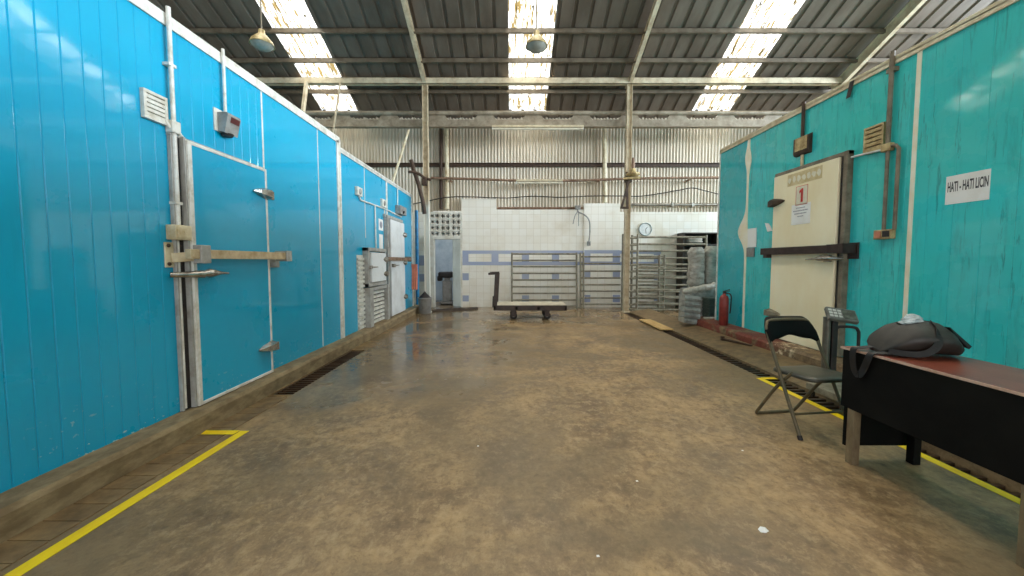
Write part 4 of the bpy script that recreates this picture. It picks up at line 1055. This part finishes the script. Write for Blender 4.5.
# ------------------------------------------------------------------ right cream door
RX = 3.70
ra_, rb_ = onX(834.5, 250, RX)[0], onX(771.5, 250, RX)[0]     # near (right) and far (left) edges
rz1 = onX(803, 168.5, RX)[1]; rz0 = .222
t = thing('door_5', 'cream cold-room door with a dark bar across it in the teal wall', 'cold room door', (RX, (ra_ + rb_) / 2, rz0), None, 'structure')
mb = MB(); mb.box(RX, XR, ra_, rb_, rz0, rz1, .006); mb.build('door_panel', CREAMDOOR, t)
mb = MB(); mb.box(RX + .03, XR, ra_ - .05, ra_ - .004, rz0 - .005, rz1 + .01); mb.build('gasket', GASKET, t)
mb = MB(); mb.box(RX + .012, XR, ra_ - .10, ra_ - .05, rz0 - .008, rz1 + .05, .004); mb.box(RX + .02, XR, ra_ - .1, rb_ + .015, rz1 + .005, rz1 + .05, .004); mb.box(RX + .02, XR, ra_ - .09, rb_ + .01, .212, rz0 - .001); mb.build('jamb', JAMBG, t)
for px_, py in ((774, 203), (770, 312.5)): hinge(rb_ + .04, onX(px_, py, RX)[1], RX, -1, -1, RUSTD if py < 250 else GALVD, t, .26)
zB = onX(800, 249.7, RX - .05)[1]
yb0, yb1 = onX(846, 250, RX - .05)[0], onX(762, 250, RX - .05)[0]
mb = MB(); mb.box(RX - .075, RX - .03, yb0 + .06, yb1, zB - .055, zB + .04, .004); br = mb.build('locking_bar', BROWNBAR, t)
mb = MB(); mb.box(XR - .02, XR, yb0 - .02, yb0 + .2, zB - .12, zB + .06, .004); mb.box(RX - .09, XR, yb0 + .0, yb0 + .05, zB - .06, zB + .05, .004); mb.box(RX - .085, RX - .07, yb0, yb0 + .22, zB - .055, zB + .045, .004); mb.build('bar_bracket', BROWNBAR, t)
mb = MB(); mb.box(RX - .06, XR, yb1 - .12, yb1 - .04, zB - .10, zB + .03, .006); mb.build('bar_keeper', BROWNBAR, t)
zH = onX(820, 258.5, RX - .05)[1]
mb = MB(); mb.box(RX - .05, RX, ra_ + .02, ra_ + .1, zH - .04, zH + .04, .008)
mb.tube([(XR - .06, ra_ - .1, zH), (RX - .04, ra_ - .03, zH), (RX - .055, ra_ + .04, zH), (RX - .06, ra_ + .12, zH), (RX - .06, ra_ + .2, zH - .004), (RX - .06, ra_ + .34, zH - .01)], [.02, .024, .03, .034, .013, .006], 10); mb.build('handle', CHROME, t)
def on_door(px0, py0, px1, py1):
    (yA, zA2), (yB, zB2) = onX(px0, py0, RX), onX(px1, py1, RX); return min(yA, yB), max(yA, yB), min(zA2, zB2), max(zA2, zB2)
# peeled lettering strip: film with irregular pale flakes
y0, y1, z0, z1 = on_door(788, 175.5, 822, 178)
z1 = onX(788, 175.5, RX)[1]; z0 = onX(788, 187, RX)[1]
t2 = thing('door_sticker', 'faded peeling sticker strip at the top of the cream door', 'sticker', (RX, (y0 + y1) / 2, z0))
mb = MB(); mb.box(RX - .002, RX, y0, y1, z0, z1); mb.build('film', M('aged_sticker', srgb(222, 206, 160), .5, 0, srgb(200, 180, 130), .5, 12), t2)
mb = MB()
for k in range(7):
    yy = y1 - (k + .5) / 7 * (y1 - y0); pts_ = []
    for a in range(9):
        th = 2 * math.pi * a / 9; pts_.append((yy + .032 * math.cos(th) * (.7 + .5 * random.random()), (z0 + z1) / 2 + .044 * math.sin(th) * (.6 + .5 * random.random())))
    mb.prism(pts_, 'x', RX - .0035, RX - .0015)
mb.build('flakes', FAINT, t2)
y0, y1, z0, z1 = on_door(796.5, 187, 807.5, 203.5)
t2 = thing('number_sign', 'cream card with a red number one on the cream door', 'sign', (RX, (y0 + y1) / 2, z0))
mb = MB(); mb.box(RX - .003, RX, y0, y1, z0, z1); mb.build('card', FAINT, t2)
mb = MB(); wd = .007
for a, b, c, d in ((y0, y0 + wd, z0, z1), (y1 - wd, y1, z0, z1), (y0, y1, z0, z0 + wd), (y0, y1, z1 - wd, z1)): mb.box(RX - .0045, RX - .0025, a, b, c, d)
mb.build('border', M('pale_red_ink', srgb(214, 120, 96), .6), t2)
yc_, w_, h0_, h1_ = (y0 + y1) / 2, (y1 - y0), z0 + .035, z1 - .035
mb = MB(); mb.prism([(yc_ + .012, h0_), (yc_ + .012, h1_ - .045), (yc_ + .038, h1_ - .06), (yc_ + .038, h1_ - .028), (yc_ - .002, h1_), (yc_ - .022, h1_), (yc_ - .022, h0_)], 'x', RX - .0055, RX - .0035); mb.build('numeral', RED, t2)
y0, y1, z0, z1 = on_door(792, 205.5, 810, 223)
t2 = thing('paper_notice', 'white printed paper taped on the cream door below the red number', 'notice', (RX, (y0 + y1) / 2, z0))
mb = MB(); mb.box(RX - .003, RX, y0, y1, z0, z1); mb.build('sheet', PAPER, t2)
mb = MB()
for k, (f0, f1, ht) in enumerate(((.28, .75, .012), (.12, .88, .014), (.2, .8, .014), (.35, .65, .012))):
    z = z1 - .05 - k * .036
    yy = y0 + (y1 - y0) * f0
    while yy < y0 + (y1 - y0) * f1:
        L = .008 + .014 * random.random(); mb.box(RX - .0036, RX - .0028, yy, yy + L, z - ht / 2, z + ht / 2); yy += L + .005
mb.build('print', INKL, t2)
# notice left of the door
(ya, z1), (yb, z0) = onX(747.5, 229, XR), onX(756.3, 247, XR)
t2 = thing('paper_notice', 'white paper in a holder on the teal wall left of the cream door', 'notice', (XR, (ya + yb) / 2, z0))
mb = MB(); mb.box(XR - .008, XR, ya, yb, z0, z1, .002); mb.build('sheet', PAPER, t2)
mb = MB(); mb.box(XR - .02, XR, ya + .06 * 0 - .02, yb + .03, z0 - .15, z0 - .005, .003); mb.build('holder', PVCG, t2)
mb = MB(); p1, p2 = PX(770, 229.5, XR - .005), PX(765, 223, XR - .005)
mb.prism([(p1.y - .05, p1.z - .02), (p1.y + .03, p1.z + .09), (p2.y, p2.z), (p1.y + .05, p1.z - .03)], 'x', XR - .008, XR); one('paper_scrap', mb, PAPER, 'torn white paper scrap on the teal wall beside the upper door hinge', 'paper')
# HATI - HATI LICIN sign
(ya, z1), (yb, z0) = onX(991.2, 170.5, XR), onX(945.2, 205, XR)
z1 = onX(947, 177, XR)[1]; z0 = onX(945.3, 205, XR)[1]
t2 = thing('warning_sign', 'white sign reading HATI - HATI LICIN on the teal wall', 'sign', (XR, (ya + yb) / 2, z0))
mb = MB(); mb.box(XR - .004, XR, ya, yb, z0, z1); mb.build('card', PAPER, t2)
lettering('HATI - HATI LICIN', face_negx(XR - .004, yb - .014, z0 + (z1 - z0) * .43), (yb - ya) - .022, (z1 - z0) * .36, .024).build('lettering', INK, t2)

# vent grille, pipes and boxes on the teal wall
(yb, z1), (ya, z0) = onX(866.5, 131, XR), onX(885.5, 149, XR)
vent_grille('vent_grille', 'yellowed louvred vent grille on the teal wall', XR, -1, ya, yb, z0, z1 + .02, PVCY, 4)
yp = onX(889.5, 120, XR - .03)[0]; zf = onX(889, 147, XR - .03)[1]; zq = onX(886, 234, XR - .03)[1]
pipe('conduit_pipe', [(XR - .035, yp, 3.36), (XR - .035, yp, zf)], .02, JAMBG, 'stained grey conduit from the wall top to the vent grille on the right', 'conduit', [(XR - .05, XR, yp - .04, yp + .04, 3.16, 3.2)])
pipe('conduit_pipe', [(XR - .03, yp, zf), (XR - .03, yp, zq + .04)], .016, JAMBG, 'left of the two parallel conduits above the right switch box', 'conduit')
yp2 = onX(896.5, 190, XR - .03)[0]
pipe('conduit_pipe', [(XR - .03, yp, zf + .005), (XR - .03, yp2 + .03, zf), (XR - .03, yp2, zf - .04), (XR - .03, yp2, zq + .04)], .016, JAMBG, 'right of the two parallel conduits, bent at the top, above the right switch box', 'conduit')
pipe('conduit_pipe', [(XR - .03, yp, zf - .01), (XR - .025, ra_ - .07, onX(846, 159, XR - .02)[1])], .012, ALU, 'thin white conduit from the vent grille to the cream door frame', 'conduit')
mb = MB(); mb.box(XR - .06, XR, yp - .04, yp + .05, zf - .04, zf + .04, .01); one('junction_box', mb, PVCY, 'small yellowed pipe junction beside the right vent grille', 'junction box')
t2 = thing('switch_box', 'small double switch box below the conduits on the teal wall', 'switch box', (XR, yp, zq - .05))
(yb, _), (ya, _) = onX(878, 234, XR), onX(896, 234, XR)
mb = MB(); mb.box(XR - .05, XR, ya, yb, zq - .05, zq + .045, .006); mb.build('box', PVCY, t2)
mb = MB(); mb.box(XR - .058, XR - .048, (ya + yb) / 2 + .01, yb - .02, zq - .035, zq + .03, .003); mb.build('switch', M('pink_switch', srgb(196, 128, 100), .5), t2)
mb = MB(); mb.box(XR - .06, XR - .048, ya + .015, (ya + yb) / 2 - .01, zq - .03, zq + .03, .003); mb.build('switch', GASKET, t2)
(yb, z1), (ya, z0) = onX(797, 139.5, XR), onX(812, 152, XR)
yj = (ya + yb) / 2
t2 = thing('lamp_box', 'brown lamp box on the teal wall above the cream door', 'lamp', (XR, yj, z0))
mb = MB(); mb.prism([(XR, z0), (XR - .035, z0 + .01), (XR - .045, z0 + .04), (XR - .045, z1 - .01), (XR, z1 + .01)], 'y', ya, yb); mb.build('casing', RUSTD, t2)
mb = MB(); mb.box(XR - .051, XR - .043, ya + .03, yb - .03, z0 + .06, z1 - .01, .002); mb.build('lens', PVCY, t2)
pipe('conduit_pipe', [(XR - .03, yj, 3.34), (XR - .03, yj, z1)], .02, RUSTD, 'dark conduit dropping to the brown lamp box above the cream door', 'conduit')
pipe('conduit_pipe', [(XR - .02, yj, z0), (XR - .02, yj, rz1 + .05)], .018, ALUY, 'short pale conduit between the brown lamp box and the cream door', 'conduit')
# black drip flap on the capping
mb = MB(); a = PX(852, 76, XR - .022); mb.prism([(a.y - .03, 3.285), (a.y + .02, 3.285), (a.y + .06, 3.12), (a.y + .01, 3.12)], 'x', XR - .026, XR - .020); one('rubber_flap', mb, GASKET, 'black rubber flap hanging from the top edge of the teal wall', 'flap')

# ------------------------------------------------------------------ yellow tape
mb = MB(); X0, X1 = -2.095, -2.025
ye_ = PZ(235, 431).y; mb.prism([(-2.145, -1.2), (-2.07, -1.2), (-2.012, ye_), (-2.078, ye_)], 'z', 0, .0025); one('floor_tape', mb, YTAPE, 'long yellow tape line on the floor along the left side', 'tape')
mb = MB(); a, b = PZ(205, 432), PZ(222, 435); mb.prism([(a.x, a.y + .01), (a.x + .01, a.y - .05), (-2.082, ye_ - .07), (-2.08, ye_ - .005)], 'z', 0.0062, .0082); one('floor_tape', mb, YTAPE, 'short yellow tape piece turning to the left kerb', 'tape')
mb = MB(); mb.box(2.715, 2.778, 1.1, PZ(768, 378).y, 0, .0025); one('floor_tape', mb, YTAPE, 'yellow tape line along the right drain, running under the black table', 'tape')
mb = MB(); a = PZ(768, 377.5); mb.box(2.779, 2.93, a.y - .06, a.y, 0, .003); one('floor_tape', mb, YTAPE, 'short yellow tape piece across the right drain behind the chair', 'tape')

# ------------------------------------------------------------------ table
t = thing('work_table', 'long narrow black-panelled table with a dark red top at the right', 'table', (2.38, 1.95, 0))
TX0, TX1, TY0, TY1, TZ = 2.16, 2.62, 1.32, 2.385, .744
mb = MB(); mb.box(TX0 - .004, TX1 + .01, TY0 - .01, TY1 + .01, TZ - .012, TZ, .003); mb.build('table_top', REDTOP, t)
mb = MB(); mb.box(TX0 - .007, TX0 - .001, TY0 - .01, TY1 + .012, TZ - .014, TZ - .001); mb.box(TX0 - .007, TX1 + .01, TY1 + .008, TY1 + .014, TZ - .014, TZ - .001); mb.build('edging', EDGE, t)
mb = MB(); mb.box(TX0, TX0 + .022, TY0, TY1, .355, TZ - .012, .002); mb.build('front_panel', BLACKP, t)
mb = MB(); mb.box(TX0 + .022, TX1 - .01, TY1 - .022, TY1, .092, TZ - .012, .002); mb.build('end_panel', BLACKP, t)
mb = MB(); mb.box(TX0 + .022, TX1 - .01, TY0, TY0 + .022, .355, TZ - .012, .002); mb.build('end_panel', BLACKP, t)
mb = MB(); mb.box(TX1 - .03, TX1 - .01, TY0, TY1, .40, TZ - .012, .002); mb.build('rear_panel', BLACKP, t)
mb = MB(); mb.box(TX0 + .03, TX1 - .03, TY0 + .02, TY1 - .02, .42, .44); mb.build('inner_shelf', BLACKP, t)
for x, y in ((TX0 + .002, TY1 - .095), (TX1 - .065, TY1 - .095), (TX0 + .002, 1.475), (TX1 - .065, 1.475)):
    mb = MB(); mb.box(x, x + .048, y, y + .048, 0, .40, .004); lg = mb.build('leg', LEGW if x < 2.3 else BLACKP, t)

# ------------------------------------------------------------------ bag on the table
t = thing('duffel_bag', 'black soft shoulder bag slumped on the red table top', 'bag', (2.42, 2.2, TZ))
P0, P1 = Vector((2.215, 2.235, TZ)), Vector((2.585, 2.15, TZ))
ax = (P1 - P0).normalized(); sd = Vector((-ax.y, ax.x, 0))
prof = [(0, .05, .02), (.05, .10, .07), (.13, .13, .12), (.25, .145, .165), (.42, .15, .19), (.58, .15, .195), (.74, .145, .185), (.86, .13, .15), (.95, .105, .09), (1.0, .06, .03)]
rings = []; L = (P1 - P0).length
for u, hw, hh in prof:
    c = P0 + ax * (u * L); ring = []
    for k in range(24):
        th = 2 * math.pi * k / 24; cc, ss = math.cos(th), math.sin(th)
        wv = hw * (abs(cc) ** .7) * (1 if cc > 0 else -1)
        hv = (ss * .5 + .5) ** .8 * hh
        d = 1 + .10 * noise.noise(Vector((cc * 2, ss * 2, u * 6)))
        ring.append(c + sd * wv * d * (1 - .35 * max(0, ss)) + Vector((0, 0, hv * d + .006)))
    rings.append(ring)
mb = MB(); mb.loft(rings, True); mb.build('body', BAGM, t)
def ribbon(pts, wd, th, mat, name, par, up=(0, 0, 1)):
    q = curve_pts(pts, 6); rings = []
    for i, p in enumerate(q):
        d = (q[min(i + 1, len(q) - 1)] - q[max(i - 1, 0)]).normalized(); s_ = Vector(up) - d * d.dot(Vector(up))
        s_ = s_.normalized() if s_.length > .05 else Vector((0, 1, 0)); n_ = d.cross(s_)
        rings.append([p + s_ * wd / 2 + n_ * th / 2, p - s_ * wd / 2 + n_ * th / 2, p - s_ * wd / 2 - n_ * th / 2, p + s_ * wd / 2 - n_ * th / 2])
    m = MB(); m.loft(rings, True, False); return m.build(name, mat, par)
zT = TZ
# zip along the top, side flap, front strap over the body, strap hanging over the table edge
ribbon([P0 + ax * (u * L) + Vector((0, 0, z_)) for u, z_ in ((.3, zT * 0 + .178), (.5, .199), (.7, .196), (.84, .165))], .03, .006, BAGD, 'zip', t, tuple(sd))
ribbon([P0 + ax * (.66 * L) - sd * .03 + Vector((0, 0, .197)), P0 + ax * (.62 * L) - sd * .105 + Vector((0, 0, .155)), P0 + ax * (.5 * L) - sd * .162 + Vector((0, 0, .08)), P0 + ax * (.30 * L) - sd * .165 + Vector((0, 0, .032)), P0 + ax * (.02 * L) - sd * .10 + Vector((0, 0, .028))], .034, .004, BAGD, 'strap', t, (0, .55, .8))
ribbon([P0 + ax * (.06 * L) - sd * .11 + Vector((0, 0, .022)), Vector((2.175, 2.17, zT + .012)), Vector((2.142, 2.18, zT + .004)), Vector((2.135, 2.19, zT - .03)), Vector((2.146, 2.225, zT - .10)), Vector((2.145, 2.25, zT - .145)), Vector((2.145, 2.285, zT - .13)), Vector((2.135, 2.29, zT - .05)), Vector((2.14, 2.29, zT + .008)), Vector((2.175, 2.285, zT + .016)), P0 + ax * .05 + sd * .02 + Vector((0, 0, .04))], .04, .004, BAGD, 'strap', t, (0, 1, 0))
mb = MB(); c = P1 + Vector((.0, -.02, .13))
mb.add([c + Vector((-.10, -.05, .05)), c + Vector((-.10, .05, .05)), c + Vector((.045, .03, -.05)), c + Vector((.03, -.05, -.06)), c + Vector((-.08, -.05, .02)), c + Vector((-.08, .05, .02)), c + Vector((.03, .03, -.065)), c + Vector((.015, -.05, -.075))], [(0, 1, 2, 3), (7, 6, 5, 4), (0, 3, 7, 4), (1, 5, 6, 2), (0, 4, 5, 1), (3, 2, 6, 7)])
mb.build('end_flap', BAGD, t)
cb = P0 + ax * (.47 * L) + Vector((0, 0, .20)); rings = []
for k in range(8):
    u = k / 7; r = .045 * math.sqrt(max(0.02, 1 - u * u)); ring = []
    for a in range(16):
        th = 2 * math.pi * a / 16; d = 1 + .5 * noise.noise(Vector((math.cos(th) * 3, math.sin(th) * 3, u * 4 + 2)))
        ring.append(cb + ax * r * 1.25 * math.cos(th) * d + sd * r * .8 * math.sin(th) * d + Vector((0, 0, u * .062 - .02)))
    rings.append(ring)
mb = MB(); mb.loft(rings, True, False); one('plastic_bag', mb, PLASTIC, 'crumpled clear plastic bag sticking out of the black bag', 'plastic bag')

# ------------------------------------------------------------------ folding chair
t = thing('folding_chair', 'black folding chair with padded back beside the end of the black table', 'chair', (2.3, 2.9, 0))
rot = Matrix.Rotation(math.radians(7), 3, 'Z'); c0 = Vector((2.085, 2.62, 0)); DXC = .01; YS = lambda z: -.07 + .055 * z
def R(x, y, z): return c0 + rot @ (Vector((x + DXC, y + YS(z), z)) - c0)
xl, xr = 2.085, 2.515
r_ = .0125
def front(z): return 2.687 + (3.03 - 2.687) * z / .83
# long front frame: feet up to a rounded backrest top
pts = [R(xl, front(0), 0.004), R(xl, front(.4), .4), R(xl + .004, front(.70), .70), R(xl + .02, front(.78), .78), R(xl + .06, front(.815), .815), R((xl + xr) / 2, front(.822), .822), R(xr - .06, front(.815), .815), R(xr - .02, front(.78), .78), R(xr - .004, front(.70), .70), R(xr, front(.4), .4), R(xr, front(0), .004)]
mb = MB(); mb.tube(curve_pts(pts, 5), r_, 10); fr = mb.build('front_frame', CHAIRT, t)
mb = MB(); mb.tube([R(xl, front(.162), .162), R(xr, front(.162), .162)], .009, 8); mb.build('stretcher', CHAIRT, t)
xl2, xr2 = xl + .025, xr - .045
pts = [R(xl2, 2.78, .46), R(xl2, 2.93, .30), R(xl2, 3.10, .07), R(xl2 + .006, 3.135, .025), R(xl2 + .035, 3.15, .013), R((xl2 + xr2) / 2, 3.15, .0125), R(xr2 - .035, 3.15, .013), R(xr2 - .006, 3.135, .025), R(xr2, 3.10, .07), R(xr2, 2.93, .30), R(xr2, 2.78, .46)]
mb = MB(); mb.tube(curve_pts(pts, 5), r_, 10); mb.build('rear_frame', CHAIRT, t)
# seat: rounded plate with pad
def rounded(x0, x1, y0, y1, rad, n=5):
    o = []
    for cx, cy, a0 in ((x1 - rad, y1 - rad, 0), (x0 + rad, y1 - rad, 90), (x0 + rad, y0 + rad, 180), (x1 - rad, y0 + rad, 270)):
        for k in range(n + 1):
            a = math.radians(a0 + 90 * k / n); o.append((cx + rad * math.cos(a), cy + rad * math.sin(a)))
    return o
rings = []
for ins, z in ((.012, .428), (0, .432), (0, .45), (.008, .458), (.03, .463), (.09, .465)):
    rings.append([R(x, y, z + (y - 2.8) * -.04) for x, y in rounded(xl + .018 + ins, xr - .018 - ins, 2.60 + ins, 2.99 - ins, max(.012, .07 - ins))])
mb = MB(); mb.loft(rings, True); mb.build('seat', SEATV, t)
# padded backrest, wrapped over the tube top
rings = []
N = 22
for i in range(N + 1):
    u = i / N; x = xl - .006 + (xr - xl + .012) * u
    e_ = min(u, 1 - u); top = .842 - .10 * max(0, 1 - e_ / .16) ** 2.2
    bot = .668 + .03 * math.exp(-((u - .5) / .2) ** 2) - .03 * max(0, 1 - e_ / .12)
    hy = .026 * min(1, .55 + e_ * 6)
    bow = -.03 * math.sin(math.pi * u) * -1
    ring = []
    for k in range(16):
        th = 2 * math.pi * k / 16; cz = (top + bot) / 2 + (top - bot) / 2 * math.copysign(abs(math.sin(th)) ** .6, math.sin(th))
        ring.append(R(x, front(cz) + bow + hy * math.copysign(abs(math.cos(th)) ** .7, math.cos(th)), cz))
    rings.append(ring)
mb = MB(); mb.loft(rings, True); mb.build('backrest', VINYL, t)
for x in (xl, xr):
    mb = MB(); mb.tube([R(x, front(0), 0), R(x, front(.03), .03)], .016, 10); mb.build('foot_cap', GASKET, fr)

# ------------------------------------------------------------------ weighing scale
sx, sy = 2.96, 3.40
zs = .055
t = thing('platform_scale', 'grey platform scale with a tilted keypad head behind the chair', 'scale', (sx, sy, zs))
mb = MB(); mb.box(sx - .20, sx + .22, sy - .38, sy + .02, zs + .05, zs + .11, .008); mb.build('platform', GALVD, t)
for ax_, ay_ in ((-.17, -.34), (.19, -.34), (-.17, -.02), (.19, -.02)):
    mb = MB(); mb.lathe([(.022, -.02), (.022, .05)], (sx + ax_, sy + ay_, zs + .01), n=10); mb.build('foot', GASKET, t)
mb = MB(); mb.tube([(sx, sy + .05, zs + .09), (sx, sy + .05, .775)], .03, 14); mb.build('pole', M('scale_pole', srgb(112, 108, 98), .35, .4, srgb(90, 84, 72), .4, 9), t)
mb = MB(); mb.bar((sx, sy + .05, zs + .08), (sx, sy - .06, zs + .08), .08, .05); mb.box(sx + .03, sx + .085, sy + .02, sy + .08, zs + .15, .77, .008); mb.build('mast_casing', GASKET, t)
mb = MB(); q = [(sx + .08, sy + .06, zs + .12), (sx + .08, sy + .06, .63), (sx + .10, sy + .05, .675), (sx + .14, sy + .04, .685), (sx + .24, sy + .03, .68), (sx + .275, sy + .03, .65), (sx + .285, sy + .03, .58), (sx + .285, sy + .03, zs + .12)]
mb.tube(curve_pts(q, 4), .014, 8); mb.build('guard_rail', GASKET, t)
hm = Matrix.Translation((sx + .085, sy + .0, .797)) @ Matrix.Scale(.84, 4) @ Matrix.Rotation(math.radians(-16), 4, 'Z') @ Matrix.Rotation(math.radians(8), 4, 'Y') @ Matrix.Rotation(math.radians(44), 4, 'X')
mb = MB(); mb.box(-.14, .14, -.085, .085, -.025, .025, .012, 2, hm); hd = mb.build('head', SCALEG, t)
mb = MB(); mb.box(.005, .125, -.06, .065, .022, .029, .002, 1, hm); mb.build('display', DISPLAY, hd)
for i in range(3):
    for j in range(3):
        mb = MB(); mb.box(-.125 + i * .042, -.125 + i * .042 + .034, -.055 + j * .04, -.055 + j * .04 + .03, .022, .03, .003, 1, hm); mb.build('key', KEYS, hd)

# small litter on the floor
a = PZ(763.5, 531); mb = MB()
mb.add([a + Vector(v) for v in ((-.02, -.01, 0.001), (.0, -.018, .004), (.024, -.004, .002), (.018, .014, .008), (-.006, .016, .012), (-.022, .008, .003), (0, 0, .016))], [(0, 1, 6), (1, 2, 6), (2, 3, 6), (3, 4, 6), (4, 5, 6), (5, 0, 6), (5, 4, 3, 2, 1, 0)]); one('paper_scrap', mb, PAPER, 'small crumpled white paper on the floor in the right foreground', 'paper')
for px_, py_ in ((478, 446), (742.5, 450.5), (637, 481), (598, 556)):
    a = PZ(px_, py_); mb = MB()
    mb.add([a + Vector(v) for v in ((-.007, -.006, 0), (.008, -.005, 0), (.006, .007, 0), (-.006, .006, 0), (0, 0, .004))], [(0, 1, 4), (1, 2, 4), (2, 3, 4), (3, 0, 4), (3, 2, 1, 0)])
    one('paper_fleck', mb, PAPER, 'tiny white fleck lying on the brown concrete floor', 'fleck', 'white flecks on the floor')
